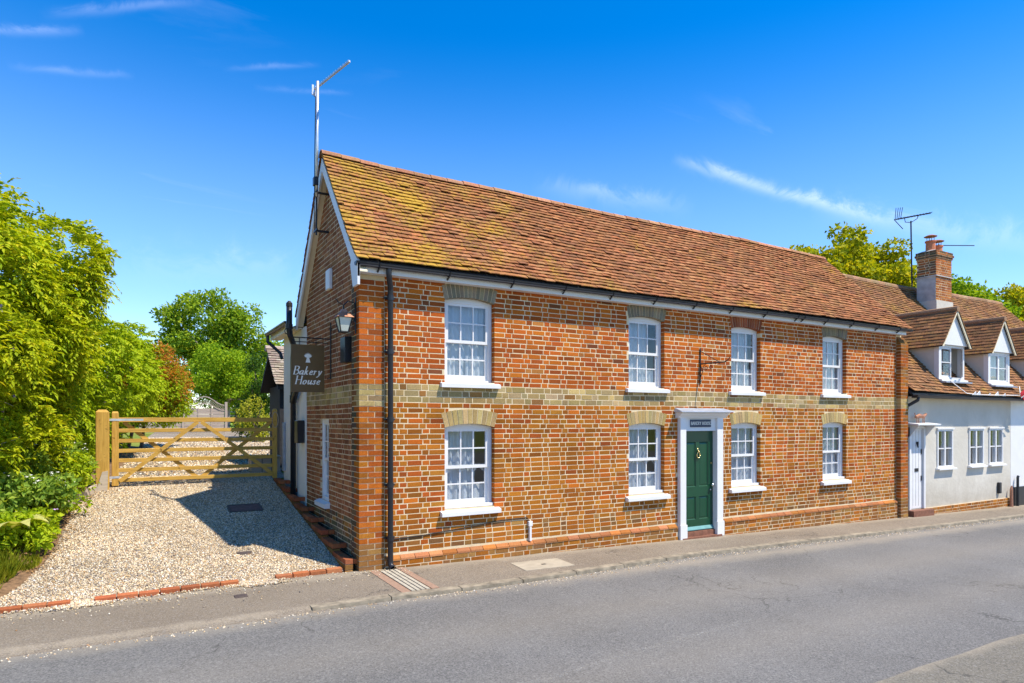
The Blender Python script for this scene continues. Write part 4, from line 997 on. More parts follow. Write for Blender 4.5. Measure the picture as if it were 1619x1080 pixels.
np_ = empty('name_plate', (6.4, -.03, 1.92), 'dark navy name plate reading BAKERY HOUSE above the green door', 'sign')
MB().bbox(6.135, 6.665, -.046, -.0305, 1.905, 2.045, .003).build('plate', M['slate'], np_)
q, w = write('BAKERY HOUSE', .056, (.17, .06), 0., .13); letters('lettering', q, 6.40-w/2, 1.948, -.0468, np_, M['letter'])

cb = empty('cable_box', (2.71, -.03, .15), 'white conduit box low on the brick front right of the first window', 'conduit')
MB().bbox(2.675, 2.745, -.052, -.003, .385, .465, .006).build('box', M['white'], cb); MB().bbox(2.692, 2.728, -.048, -.004, .155, .384, .004).build('conduit', M['white'], cb)
MB().tube([(2.70, -.012, .46), (2.66, -.012, .52), (2.2, -.012, .515), (1.6, -.01, .455), (.9, -.012, .40), (.48, -.012, .385)], .008, 6).build('cable', M['iron'], cb)

# TV aerial on the gable
ta = empty('television_aerial', (-.12, 1.72, 5.0), 'pale aerial mast rising above the brick gable apex', 'aerial')
MB().tube([(-.15, 1.73, 5.55), (-.15, 1.66, 7.33)], .024, 10).build('mast', M['alu'], ta, smooth=True)
MB().tube([(-.15, 1.745, 4.95), (-.15, 1.73, 5.56)], .014, 8).build('mast_foot', M['black'], ta)
for z in (5.62, 5.02): MB().beam((-.15, 1.745, z), (GX, 1.745, z), .03, .03).beam((-.16, 1.64, z), (-.16, 1.85, z), .02, .02).build('wall_bracket', M['black'], ta)
MB().bbox(-.20, -.13, 1.68, 1.78, 5.72, 5.85).build('amplifier', M['black'], ta)
a = Vector((-.13, 1.95, 7.34)); b = Vector((.17, 1.02, 7.43)); dd = (b-a).normalized(); side = dd.cross(Vector((0, 0, 1))).normalized()
m = MB().beam(a, b, .028, .028)
for k in range(14): p = a.lerp(b, .08+.068*k); m.beam(p-Vector((0,0,.03)), p+Vector((0,0,.03)), .01, .012)
m.beam(a-Vector((0,0,.10))-side*.03, a+Vector((0,0,.06))-side*.03, .02, .03).beam(a-Vector((0,0,.10))+side*.03, a+Vector((0,0,.06))+side*.03, .02, .03); m.build('antenna', M['alu'], ta)
MB().tube([(-.13, 1.9, 7.3), (-.16, 1.85, 7.18), (-.17, 1.7, 7.1), (-.18, 1.72, 6.2), (-.18, 1.75, 5.2), (-.16, 1.8, 5.0)], .007, 5).build('cable', M['iron'], ta)

# ------------------------------------------------------------------ rear wing, soil pipe
wing = empty('rear_wing', (1.5, 4.4, .6), 'white rendered rear wing with cream eaves behind the gable', 'house')
MB().box(.03, 3., 3.32, 5.28, .2, 3.72).build('rendered_wall', M['render'], wing)
MB().box(.03, .06, 3.282, 3.319, .55, 3.72).build('corner_bead', M['render'], wing)
MB().box(-.15, .029, 3.60, 5.62, 3.70, 3.73).build('soffit', M['cream'], wing); MB().box(-.175, -.151, 3.60, 5.62, 3.69, 3.83).build('fascia', M['cream'], wing)
MB().prism([(-.15, 3.735), (2.9, 5.0), (2.9, 4.9), (.3, 3.735)], 'y', 3.62, 5.6).build('roof', M['tile_old'], wing)
m = MB(); n = 8; V = []
for yy in (3.58, 5.66):
    V += [(-.235+.055*math.cos(R(180+180*k/n)), yy, 3.83+.055*math.sin(R(180+180*k/n))) for k in range(n+1)]
m.add(V, [(k, k+1, n+2+k, n+1+k) for k in range(n)]+[tuple(range(n+1)), tuple(range(n+1, 2*n+2))]); m.build('gutter', M['black'], wing)
MB().tube([(-.235, 5.58, 3.80), (-.235, 5.58, 3.66), (-.02, 5.40, 3.42), (.0, 5.33, 3.3)], .035, 8).build('gutter_outlet', M['black'], wing)
sp_ = empty('soil_pipe', (-.05, 3.95, .6), 'black soil pipe on the white rendered wall behind the hanging sign', 'pipe')
MB().tube([(-.22, 3.47, 4.10), (-.22, 3.47, 3.66), (-.20, 3.50, 3.57), (-.10, 3.70, 3.43), (-.06, 3.88, 3.33), (-.055, 3.95, 3.2), (-.055, 3.95, .55)], .052, 12).build('pipe', M['black'], sp_, smooth=True)
MB().tube([(-.22, 3.47, 4.08), (-.22, 3.47, 4.14), (-.22, 3.47, 4.18)], [.057, .055, .02], 12).build('cowl', M['iron'], sp_)
MB().tube([(-.22, 3.47, 3.68), (-.22, 3.47, 3.76)], .061, 12).build('collar', M['black'], sp_); MB().tube([(-.055, 3.95, 2.36), (-.055, 3.95, 2.5)], .062, 12).build('collar', M['black'], sp_)
MB().tube([(-.055, 3.95, 2.36), (-.055, 3.78, 2.50), (-.055, 3.6, 2.60), (.05, 3.5, 2.62)], .05, 10).build('branch', M['black'], sp_, smooth=True)
tag(MB().bbox(-.02, .028, 5.08, 5.22, 1.0, 1.98).build('leaning_board', M['lead']), 'grey board fixed beside the gate on the white wall', 'board')

# stepped brick kerb along the gable
sk = empty('stepped_brick_kerb', (-.08, .1, 0), 'low stepped red brick kerb climbing beside the gable', 'kerb')
yk = .06; zs_ = .16
while yk < 5.25:
    for k in range(3):
        y0 = yk+k*.218; y1 = y0+.208; g = zg(-.1, y0)
        if y0 > 5.25: break
        for lev in range(3):
            z1 = zs_-lev*.077; z0 = z1-.068
            if z1 < g-.05: break
            m = MB(); m.col = pick([(.42,.12,.05),(.38,.10,.045),(.48,.16,.07),(.36,.13,.06)] if lev == 0 else PAL_BRN); m.bbox(-.165+rng.uniform(-.004, .004), -.055, y0, y1, z0, z1, .004); m.build('brick', M['edgebrick'], sk, colored=True)
            if k == 0 and lev == 0:
                m = MB(); m.col = pick([(.44,.13,.05),(.40,.11,.05)]); m.bbox(-.05, .04, y0, y0+.1, z0, z1-.004, .004); m.build('brick', M['edgebrick'], sk, colored=True)
    yk += 3*.218; zs_ += .098
MB().box(-.158, -.06, .075, 5.2, -.2, .09).build('footing', M['mortar_dark'], sk)
# flat brick edging between drive and footway
ed = empty('brick_edging', (-2, .1, 0), 'row of red bricks edging the gravel at the footway', 'edging')
x = -4.3
while x < -.2:
    yy = edge_y(x+.1); show = edge_show(x+.1)
    m = MB(); m.col = pick([(.50,.17,.075),(.46,.14,.06),(.54,.21,.10)]); dz = .055+rng.uniform(-.005, .005) if show else -.02
    m.bbox(x, x+.205, yy-.05, yy+.05, -.05, dz+zg(x, yy), .006); m.build('brick', M['edgebrick'], ed, colored=True); x += .216

# covers in the ground
mc = empty('manhole_cover', (-.96, 3.44, zg(-1, 3.44)), 'rusty rectangular manhole cover in the shaded gravel', 'manhole cover')
def tilt_box(m, x0, x1, y0, y1, t, b=-.03): 
    f = lambda x, y, z: (x, y, zg(min(x, 0), y)+z); return m.hexa([f(x0,y0,b),f(x1,y0,b),f(x1,y1,b),f(x0,y1,b),f(x0,y0,t),f(x1,y0,t),f(x1,y1,t),f(x0,y1,t)])
m = MB()
for q in ((-1.23,-.70,3.23,3.26),(-1.23,-.70,3.62,3.65),(-1.23,-1.20,3.26,3.62),(-.73,-.70,3.26,3.62)): tilt_box(m, *q, .03)
m.build('frame', M['darkgrey'], mc); tilt_box(MB(), -1.198, -.732, 3.262, 3.618, .024).build('lid', simple('rusty_lid', (.16,.09,.075), .8, .2, var=.3, scale=20, bump=.5), mc)
tag(MB().lathe(-1.28, 1.22, [(.0, zg(-1.2,1.22)+.012), (.10, zg(-1.2,1.22)+.012), (.105, zg(-1.2,1.22)-.02)], 20).build('drain_cover', M['darkgrey']), 'small round dark drain cover in the sunlit gravel', 'drain cover')
tag(MB().bbox(-1.62, -1.48, -.60, -.47, -.02, .010, .003).build('stop_cock_cover', M['darkgrey']), 'tiny dark metal cover at the footway edge of the drive', 'drain cover')
uc = empty('utility_cover', (2.5, -.77, zg(2.5, 0)), 'pale rectangular utility cover set in the footway', 'utility cover')
f = lambda x, y, z: (x, y, zg(x, 0)+z)
MB().hexa([f(2.05,-.98,-.03),f(2.88,-.98,-.03),f(2.92,-.46,-.03),f(2.10,-.46,-.03),f(2.05,-.98,.006),f(2.88,-.98,.006),f(2.92,-.46,.006),f(2.10,-.46,.006)]).build('lid', M['concrete'], uc)
MB().hexa([f(2.46,-.76,.0),f(2.53,-.76,.0),f(2.53,-.72,.0),f(2.46,-.72,.0),f(2.46,-.76,.009),f(2.53,-.76,.009),f(2.53,-.72,.009),f(2.46,-.72,.009)]).build('lifting_hole', M['iron'], uc)
dc = empty('drain_channel', (.3, -.7, 0), 'grooved pale drain channel across the footway below the downpipe', 'drain channel')
for k in range(4):
    x0 = .25+.062*k; MB().hexa([(x0,-1.32,-.03),(x0+.045,-1.32,-.03),(x0+.045,-.17,-.03),(x0,-.17,-.03),(x0,-1.32,.006),(x0+.045,-1.32,.006),(x0+.045,-.17,.008),(x0,-.17,.008)]).build('rib', M['chan'], dc)
MB().box(.235, .50, -1.325, -.165, -.03, -.003).build('channel_bed', M['soil'], dc)
pm_ = simple('red_tarmac_patch', (.30,.19,.13), .95, var=.2, scale=20, bump=.6)
for x0, x1 in ((.12, .232), (.503, .60)): MB().box(x0, x1, -1.33, -.08, -.03, .003).build('patch', pm_, dc)

# ------------------------------------------------------------------ gate and posts
GY = 5.40; gl = (-2.965, -.10)
gt = empty('field_gate', (-1.5, GY, .79), 'new softwood seven rail field gate across the drive', 'gate')
rz = [2.04, 1.84, 1.65, 1.465, 1.285, 1.105, .92]
for i, z in enumerate(rz):
    h = .085 if i == 0 else .07; MB().bbox(gl[0]+.05, gl[1]-.05, GY-.018, GY+.018, z-h/2, z+h/2, .004).build('rail', M['gatewood'], gt)
def stile(x, z0, z1, w=.085):
    m = MB().bbox(x-w/2, x+w/2, GY-.045, GY+.045, z0, z1, .006); m.hexa([(x-w/2+.004,GY-.04,z1-.002),(x+w/2-.004,GY-.04,z1-.002),(x+w/2-.004,GY+.04,z1-.002),(x-w/2+.004,GY+.04,z1-.002),(x-w/2+.015,GY-.02,z1+.025),(x+w/2-.015,GY-.02,z1+.025),(x+w/2-.015,GY+.02,z1+.025),(x-w/2+.015,GY+.02,z1+.025)]); return m
stile(gl[0]+.03, .82, 2.17, .11).build('stile', M['postwood'], gt); stile(gl[1]-.03, .84, 2.24).build('stile', M['postwood'], gt)
mx_ = (gl[0]+gl[1])/2
for yy, (p, q) in ((GY-.034, ((gl[0]+.1, .90), (mx_-.03, 2.0))), (GY-.034, ((mx_+.03, 2.0), (gl[1]-.09, .94))), (GY+.034, ((gl[0]+.16, 2.0), (mx_, .885))), (GY+.034, ((mx_, .885), (gl[1]-.1, 2.0)))):
    MB().beam((p[0], yy, p[1]), (q[0], yy, q[1]), .07, .030, (0, 1, 0)).build('brace', M['gatewood'], gt)
MB().box(gl[0]-.12, gl[0]+.48, GY-.0495, GY-.0455, 2.02, 2.06).build('hinge_strap', M['alu'], gt); MB().box(gl[0]-.12, gl[0]+.1, GY-.049, GY-.0455, .96, 1.0).build('hinge_strap', M['alu'], gt)
MB().tube([(gl[1]-.03+.06*math.cos(R(t)), GY-.06, 2.04+.16*math.sin(R(t))) for t in range(0, 361, 20)], .007, 5).build('rope_loop', M['fencewood'], gt)
gp = empty('gate_post', (-3.13, 5.3, .74), 'thick square softwood gate post beside the hedge', 'gate post')
m = MB().bbox(-3.235, -3.025, 5.19, 5.40, .5, 2.19, .012); m.build('post', M['postwood'], gp)
MB().hexa([(-3.225,5.2,2.189),(-3.035,5.2,2.189),(-3.035,5.39,2.189),(-3.225,5.39,2.189),(-3.19,5.23,2.225),(-3.07,5.23,2.225),(-3.07,5.36,2.225),(-3.19,5.36,2.225)]).build('cap', M['postwood'], gp)
es = empty('timber_edging', (-3.3, 4.8, .65), 'pale weathered boards edging the bed at the gate post', 'edging')
m = MB().prism([(-3.24, .70), (-3.05, .70), (-3.04, 1.12), (-3.13, 1.10)], 'y', 5.13, 5.185); m.build('end_board', M['oldwood'], es)
for (p, q) in (((-3.22, 5.12), (-3.44, 4.55)), ((-3.44, 4.54), (-3.58, 4.18))):
    MB().beam((*p, zg(-3.3, p[1])+.05), (*q, zg(-3.3, q[1])+.05), .045, .19).build('board', M['oldwood'], es)
# pale chest behind the gate
pb = empty('garden_chest', (-.2, 6.8, .88), 'pale timber chest behind the gate beside the wall', 'chest')
MB().bbox(-.42, .18, 6.5, 6.95, .85, 1.2, .006).build('body', M['fencewood'], pb); MB().bbox(-.46, .2, 6.46, 6.98, 1.201, 1.235, .006).build('lid', M['fencewood'], pb)
for x in (-.2, 0.): MB().box(x-.006, x+.006, 6.494, 6.4995, .86, 1.195).build('board_gap', M['iron'], pb)

# ------------------------------------------------------------------ back garden fence
FY = 27.; fz = zg(0, FY)
fp = empty('lattice_fence_panel', (.33, FY, fz), 'arched fence panel with lattice top seen over the gate', 'fence panel')
x0, x1 = -.55, 1.25; topf = lambda x: 1.36+.42*(.5-.5*math.cos(2*math.pi*(x-x0)/(x1-x0))) ; botf = lambda x: topf(x)*.82-.02
for k in range(8):
    z0 = fz+.05+k*.148; MB().box(x0, x1, FY-.012+.008*(k % 2), FY+.004+.008*(k % 2), z0, z0+.138).build('slat', M['fencewood'], fp)
for fn, nm in ((topf, 'top_rail'), (botf, 'lower_rail')):
    m = MB(); pts_ = lin(x0, x1, 14)
    for a, b in zip(pts_, pts_[1:]): m.beam((a, FY-.02, fz+fn(a)+.03), (b, FY-.02, fz+fn(b)+.03), .035, .045)
    m.build(nm, M['fencewood'], fp)
for k in range(-4, 22):       # diagonal laths both ways
    for s in (1, -1):
        P_ = []
        for t in lin(0, .5, 25):
            xx = x0+k*.11+t*.9 if s == 1 else x1-k*.11-t*.9; zz = 1.08+t
            if x0 < xx < x1 and botf(xx)+.03 < zz < topf(xx)+.02: P_.append((xx, FY-.016+.006*s, fz+zz))
        if len(P_) > 1: MB().beam(P_[0], P_[-1], .012, .022, (0, 1, 0)).build('lath', M['fencewood'], fp)
m = MB(); 
for xx in (x0+.6, x0+1.2): m.box(xx-.02, xx+.02, FY-.035, FY-.014, fz, fz+botf(xx))
m.build('batten', M['fencewood'], fp)
for xx, h in ((-.62, 1.75), (1.33, 1.55)): tag(MB().bbox(xx-.06, xx+.06, FY-.06, FY+.06, fz-.1, fz+h).build('fence_post', M['fencewood']), 'pale fence post at the %s of the lattice panel' % ('left' if xx < 0 else 'right'), 'fence post', 'posts of the lattice fence')
fq = empty('slatted_fence_panel', (-1.6, FY, fz), 'plain slatted fence panel left of the lattice panel', 'fence panel')
for k in range(9): z0 = fz+.05+k*.148; MB().box(-2.5, -.69, FY-.012+.008*(k % 2), FY+.004+.008*(k % 2), z0, z0+.138).build('slat', M['fencewood'], fq)
# field rail fence far behind
rfn = empty('paddock_fence', (6, 46, zg(0, 46)), 'low timber rail fence at the far end of the lawn', 'fence')
for x in lin(1, 12, 6): MB().box(x-.05, x+.05, 45.95, 46.05, zg(0,46)-.1, zg(0,46)+1.15).build('post', M['oldwood'], rfn)
for z in (.45, .75, 1.05): MB().box(.9, 12.1, 45.92, 45.949, zg(0,46)+z-.05, zg(0,46)+z+.05).build('rail', M['oldwood'], rfn)
# outbuilding with tiled roof
ob = empty('outbuilding', (1.6, 8.3, .95), 'black boarded outbuilding with tiled roof behind the house', 'outbuilding')
MB().box(.42, 3.2, 7.45, 9.2, .8, 2.86).build('boarded_wall', M['blackwood'], ob)
MB().prism([(7.0, 2.80), (8.2, 3.74), (9.4, 2.80), (9.4, 2.74), (8.2, 3.62), (7.0, 2.74)], 'x', .22, 3.3).build('roof', M['blackwood'], ob)
emit_tiles(tile_rows([(6.96, 2.82), (8.2, 3.79)], lambda s: .16, lambda s: 1.9, [(.36,.29,.23),(.42,.34,.27),(.30,.24,.19),(.45,.38,.31)], lambda x, s: 0.), ob, 0, M['tile_plain'])
m = MB(); m.col = (.50,.40,.33); m.tube([(.14, 8.2, 3.79), (2., 8.2, 3.79)], .075, 8); m.build('ridge', M['tile_plain'], ob, colored=True)
MB().box(.30, .42, 7.2, 7.3, .8, 2.8).build('post', M['blackwood'], ob)

# ------------------------------------------------------------------ the cottages to the right
PRN = [(-.22, 2.66), (.1, 2.98), (3.0, 6.27)]
def zrn(y): 
    for (a, p), (b, q) in zip(PRN, PRN[1:]):
        if y <= b: return p+(q-p)*(y-a)/(b-a)
    return PRN[-1][1]
def yrn(z):
    for (a, p), (b, q) in zip(PRN, PRN[1:]):
        if z <= q: return a+(b-a)*(z-p)/(q-p)
    return 3.
def sagN(x, s): return .03*math.sin(x*.55+1)+.02*mnoise.noise((x*.7, s, 8))
def cottage(name, label, X0, X1, wallmat, windows, nm):
    c = empty(name, ((X0+X1)/2, 1.5, -.35), label, 'house')
    core('front_wall', X0, X1, -.8, 2.62, windows, .02, .25, wallmat, c)
    MB().box(X0, X1, 5.75, 6.0, -.6, 2.62).build('rear_wall', wallmat, c)
    rm = MB()
    for (a, p), (b, q) in list(zip(PRN, PRN[1:]))+[((3.0, 6.27), (6.2, 2.6))]:
        rm.hexa([(X0, a, p-.09), (X1, a, p-.09), (X1, b, q-.09), (X0, b, q-.09), (X0, a, p-.03), (X1, a, p-.03), (X1, b, q-.03), (X0, b, q-.03)])
    r = rm.build('roof', M['blackwood'], c)
    emit_tiles(tile_rows(PRN, lambda s: X0, lambda s: X1, PAL_TOLD, sagN, gauge=.105, w=.17), r, nm, M['tile_old'])
    x = X0
    while x < X1-.05:
        L = min(.33, X1-x); m = MB(); m.col = pick([(.42,.24,.14),(.46,.3,.18),(.36,.2,.12)]); m.tube([(x+.003, 3.0, 6.235+sagN(x, 4.8)), (x+L-.003, 3.0, 6.235+sagN(x+L, 4.8))], .11, 10); m.build('ridge_tile', M['tile_old'], r, colored=True); x += L
    gutter(MB(), X0+.01, X1-.01, -.27, 2.615, 2.60).build('gutter', M['black'], c)
    MB().box(X0, X1, -.20, -.18, 2.55, 2.66).build('fascia', M['black'], c); MB().box(X0, X1, -.179, .019, 2.56, 2.58).build('soffit', M['cream'], c)
    return c
def casement(c, x0, x1, z0, z1, y=.02):
    w = .045; m = MB().box(x0, x0+w, y-.025, y+.08, z0, z1).box(x1-w, x1, y-.025, y+.08, z0, z1).box(x0+w, x1-w, y-.024, y+.08, z1-w, z1).box(x0+w, x1-w, y-.024, y+.08, z0, z0+w)
    xm = (x0+x1)/2; m.box(xm-.028, xm+.028, y-.018, y+.07, z0+w, z1-w); o = m.build('window', M['white'], c); zm = (z0+z1)/2
    for a, b in ((x0+w, xm-.028), (xm+.028, x1-w)):
        MB().box(a, b, y-.008, y+.03, zm-.013, zm+.013).build('glazing_bar', M['white'], o)
        for p, q in ((z0+w, zm-.013), (zm+.013, z1-w)): MB().box(a, b, y+.01, y+.014, p, q).build('pane', M['glass'], o)
    MB().prism([(y-.10, z0-.05), (y-.10, z0-.015), (y-.0, z0+.003), (y-.0, z0-.05)], 'x', x0-.05, x1+.05).build('window_sill', M['white'], o)
    MB().box(x0-.03, x1+.03, y-.05, y-.001, z1+.003, z1+.04).build('drip_mould', M['white'], o)
    curtain_mesh(x0+.05, x0+.25, z0, z1, y+.25, M['net'], o, 'curtain', .08, .015)
    return o
NW = [(14.66, 15.40), (16.22, 16.98), (17.28, 18.04)]
nbh = [(a, b, .83, 1.79) for a, b in NW]+[(13.42, 14.0, -.12, 1.83)]
nb = cottage('rendered_cottage', 'off white rendered cottage with two tiled dormers beside the brick house', 13.16, 18.52, M['render_nb'], nbh, 0)
for a, b in NW: casement(nb, a, b, .83, 1.79)
# brick footing with gaps of mortar
ft = MB().box(14.05, 18.5, -.012, .019, -.8, -.13).build('brick_footing', M['mortar_dark'], nb)
emit([b for b in lay(lambda u, d, z: (u, d-.014, z), [(-.135-.075*(i+1), -.135-.075*i) for i in range(4)], lambda z: (14.05, 18.5), [], lambda u, z, h: PAL_OCH+PAL_BRN) if b[2][1] > zg(b[2][0], 0)-.07], ft, 0, None)
# its plank door with hood
nd = MB().box(13.43, 13.99, .02, .06, -.11, 1.82).build('door', M['white'], nb)
for x in lin(13.46, 13.96, 4): MB().box(x-.004, x+.004, .016, .0195, -.05, 1.78).build('plank_groove', M['cement'], nd)
MB().box(13.66, 13.82, .008, .0195, .78, .86).build('letter_plate', M['iron'], nd); MB().tube([(13.75, .0, 1.5), (13.74, -.012, 1.42), (13.76, -.012, 1.36)], [.03, .02, .012], 8).build('door_knocker', M['iron'], nd)
for z in (.55, 1.2): MB().box(13.93, 13.96, .005, .0195, z, z+.12).build('latch', M['iron'], nd)
MB().box(13.36, 13.425, -.03, .08, -.12, 1.86).box(13.995, 14.06, -.03, .08, -.12, 1.86).box(13.425, 13.995, -.029, .08, 1.825, 1.88).build('door_frame', M['white'], nb)
MB().prism([(-.30, 1.905), (.018, 1.93), (.018, 1.97), (-.30, 1.935)], 'x', 13.22, 14.22).build('door_hood', M['white'], nb)
for x in (13.36, 14.07): MB().prism([(.018, 1.6), (-.05, 1.66), (-.14, 1.78), (-.25, 1.90), (.018, 1.92)], 'x', x, x+.035).build('hood_bracket', M['white'], nb)
MB().box(13.3, 14.2, -.16, .015, -.42, -.135).build('door_step', M['quarry'], nb)
dpn = MB().tube([(13.30, -.26, 2.58), (13.30, -.25, 2.50), (13.20, -.06, 2.36), (13.19, -.045, 2.25), (13.19, -.045, -.26)], .038, 10).build('downpipe', M['black'], nb, smooth=True)
for z in (2.0, 1.1, .2): MB().tube([(13.19, -.045, z-.03), (13.19, -.045, z+.03)], .045, 10).build('pipe_collar', M['black'], dpn)
# ornament above the hood
orn = empty('metal_ornament', (13.6, -.1, 1.95), 'rusty metal animal ornament on the cottage door hood', 'ornament')
MB().tube([(13.45, -.12, 2.10), (13.6, -.12, 2.13), (13.78, -.12, 2.11), (13.9, -.12, 2.17)], [.03, .055, .045, .03], 8).build('body', M['copper'], orn)
m = MB()
for x in (13.5, 13.58, 13.76, 13.82): m.tube([(x, -.12, 2.10), (x, -.12, 1.955)], .01, 5)
m.build('legs', M['copper'], orn); MB().tube([(13.45, -.12, 2.11), (13.40, -.12, 2.2)], .01, 5).build('tail', M['copper'], orn)
tag(MB().bbox(17.74, 17.86, -.05, .0185, .02, .32, .01).build('wall_vent', M['black']), 'small black vent box low on the off white cottage wall', 'vent')
# dormers
def dormer(parent, xc, half, yf, zsill, zeave, zap, openw):
    yb_e = yrn(zeave); yb_a = yrn(zap); zfoot = zrn(yf)
    CH = []; w = half-.10
    for sx in (-1, 1):
        xx = xc+sx*w; a, b = sorted((xx, xx-sx*.05))
        CH.append(MB().prism([(yf, zfoot-.1), (yb_e+.1, zeave), (yf, zeave)], 'x', a, b))
    f = MB(); a, b = xc-w-.003, xc+w+.003
    f.box(a, a+.11, yf-.035, yf+.08, zsill-.03, zeave+.01).box(b-.11, b, yf-.035, yf+.08, zsill-.03, zeave+.01).box(a+.11, b-.11, yf-.034, yf+.08, zsill-.03, zsill+.02).box(a+.11, b-.11, yf-.034, yf+.08, zeave-.05, zeave+.01)
    d = f.build('dormer', M['white'], parent)
    for q in CH: q.build('cheek', M['render_nb'], d)
    ia, ib, z0, z1 = a+.11, b-.11, zsill+.02, zeave-.05; xm = (ia+ib)/2
    for k, (p, q) in enumerate(((ia, xm), (xm, ib))):
        s = MB()
        if openw and k == 1:      # casement swung outwards
            hx = q-.01; L = q-p; ang = R(28); dx_, dy_ = -math.cos(ang), -math.sin(ang)
            P = lambda u, z, t: (hx+dx_*u-dy_*t*.0+t*math.sin(ang)*.0+t*abs(dy_), yf-.03+dy_*u+t*dx_*-1., z)
            for u0, u1, za, zb in ((0, .045, z0, z1), (L-.045, L, z0, z1), (.045, L-.045, z0, z0+.05), (.045, L-.045, z1-.05, z1), (.045, L-.045, (z0+z1)/2-.012, (z0+z1)/2+.012)):
                s.hexa([P(u0,za,0),P(u1,za,0),P(u1,za,.03),P(u0,za,.03),P(u0,zb,0),P(u1,zb,0),P(u1,zb,.03),P(u0,zb,.03)])
            s.build('open_casement', M['white'], d); g = MB(); g.hexa([P(.045,z0+.05,.012),P(L-.045,z0+.05,.012),P(L-.045,z0+.05,.016),P(.045,z0+.05,.016),P(.045,z1-.05,.012),P(L-.045,z1-.05,.012),P(L-.045,z1-.05,.016),P(.045,z1-.05,.016)]); g.build('pane', M['glass'], d)
            continue
        s.box(p, p+.04, yf-.02, yf+.02, z0, z1).box(q-.04, q, yf-.02, yf+.02, z0, z1).box(p+.04, q-.04, yf-.019, yf+.02, z0, z0+.045).box(p+.04, q-.04, yf-.019, yf+.02, z1-.045, z1)
        s.build('casement', M['white'], d); zm = (z0+z1)/2
        MB().box(p+.04, q-.04, yf-.012, yf+.014, zm-.012, zm+.012).build('glazing_bar', M['white'], d)
        for r0, r1 in ((z0+.045, zm-.012), (zm+.012, z1-.045)): MB().box(p+.04, q-.04, yf, yf+.004, r0, r1).build('pane', M['glass'], d)
        curtain_mesh(p+.02, q-.02, z0, z1, yf+.2, M['net'], d, 'curtain', .08, .015)
    MB().prism([(yf-.12, zsill-.09), (yf-.12, zsill-.05), (yf-.03, zsill-.03), (yf-.03, zsill-.09)], 'x', a-.02, b+.02).build('window_sill', M['white'], d)
    MB().box(a-.02, b+.02, yf-.22, yf-.02, zsill-.135, zsill-.10).build('lead_apron', M['lead'], d)
    # gable
    MB().prism([(xc-half+.05, zeave+.012), (xc+half-.05, zeave+.012), (xc, zap-.09)], 'y', yf-.10, yf-.04).build('gable_panel', M['white'], d)
    for sx in (-1, 1):
        m = MB(); y0 = yf-.17
        m.hexa([(xc+sx*half, y0, zeave-.05), (xc+sx*(half-.07), y0, zeave-.05), (xc, y0, zap-.10), (xc, y0, zap), (xc+sx*half, y0+.03, zeave-.05), (xc+sx*(half-.07), y0+.03, zeave-.05), (xc, y0+.03, zap-.10), (xc, y0+.03, zap)]); m.build('bargeboard', M['cream'], d)
        # tiled slope: rows run front to back
        SL = math.hypot(half, zap-zeave+.05); T_ = []; s = 0.; k = 0
        ux, uz = -sx*half/SL, (zap-zeave+.05)/SL; nx, nz = sx*uz, abs(ux)
        base = MB(); base.hexa([(xc+sx*half, yf-.16, zeave-.06), (xc, yf-.16, zap-.02), (xc, yb_a+.05, zap-.02), (xc+sx*half, yb_e+.05, zeave-.06), (xc+sx*half, yf-.16, zeave-.03), (xc, yf-.16, zap+.005), (xc, yb_a+.05, zap+.005), (xc+sx*half, yb_e+.05, zeave-.03)]); base.build('dormer_roof', M['blackwood'], d)
        while s < SL-.03:
            px, pz = xc+sx*half+ux*s, zeave-.05+uz*s; y = yf-.185-(.08 if k % 2 else 0); ye = yrn(min(pz, 6.2))+.06
            s2 = min(s+.19, SL); qx, qz = xc+sx*half+ux*s2, zeave-.05+uz*s2
            while y < ye:
                a_, b_ = max(y, yf-.185), min(y+.163, ye); y += .167
                if b_-a_ < .04: continue
                l = .028+rng.uniform(0, .008)
                V = [(px+nx*(l-.014), a_, pz+nz*(l-.014)), (px+nx*(l-.014), b_, pz+nz*(l-.014)), (px+nx*l, b_, pz+nz*l), (px+nx*l, a_, pz+nz*l), (qx+nx*.0, a_, qz+nz*.0), (qx, b_, qz), (qx+nx*.009, b_, qz+nz*.009), (qx+nx*.009, a_, qz+nz*.009)]
                T_.append((V, [(0,1,2,3),(3,2,6,7),(0,3,7,4),(1,5,6,2),(4,7,6,5)], pick(PAL_TOLD), (0, 0)))
            s += .105; k += 1
        emit_tiles(T_, d, 0, M['tile_old'])
    m = MB(); m.col = (.34,.2,.12); m.tube([(xc, yf-.19, zap+.005), (xc, yb_a+.1, zap+.005)], .075, 8); m.build('ridge', M['tile_old'], d, colored=True)
    return d
dormer(nb, 15.52, .72, .12, 3.10, 3.93, 4.86, True); dormer(nb, 18.02, .70, .12, 3.06, 3.88, 4.80, False)
# third house
th_w = [(20.2, 20.9, .8, 1.75)]
tc_ = cottage('white_cottage', 'bright white cottage with black plinth at the right edge', 18.53, 25.0, M['white'], th_w, 0)
casement(tc_, 20.2, 20.9, .8, 1.75)
MB().box(18.53, 25.0, -.01, .019, -.9, .14).build('plinth', M['black'], tc_)
dormer(tc_, 20.75, .70, .12, 3.05, 3.87, 4.78, False)
tag(MB().tube([(18.75, -.06, -.4), (18.75, -.06, .42), (18.78, -.06, .45)], .035, 8).build('iron_post', M['black']), 'short black post against the bright white cottage wall', 'post')
tag(MB().tube([(18.35, -.07, -.42), (18.35, -.07, .1), (18.38, -.07, .2)], [.05, .04, .02], 8).build('boot_scraper', M['copper']), 'rusty iron stub at the base between the two cottages', 'boot scraper')
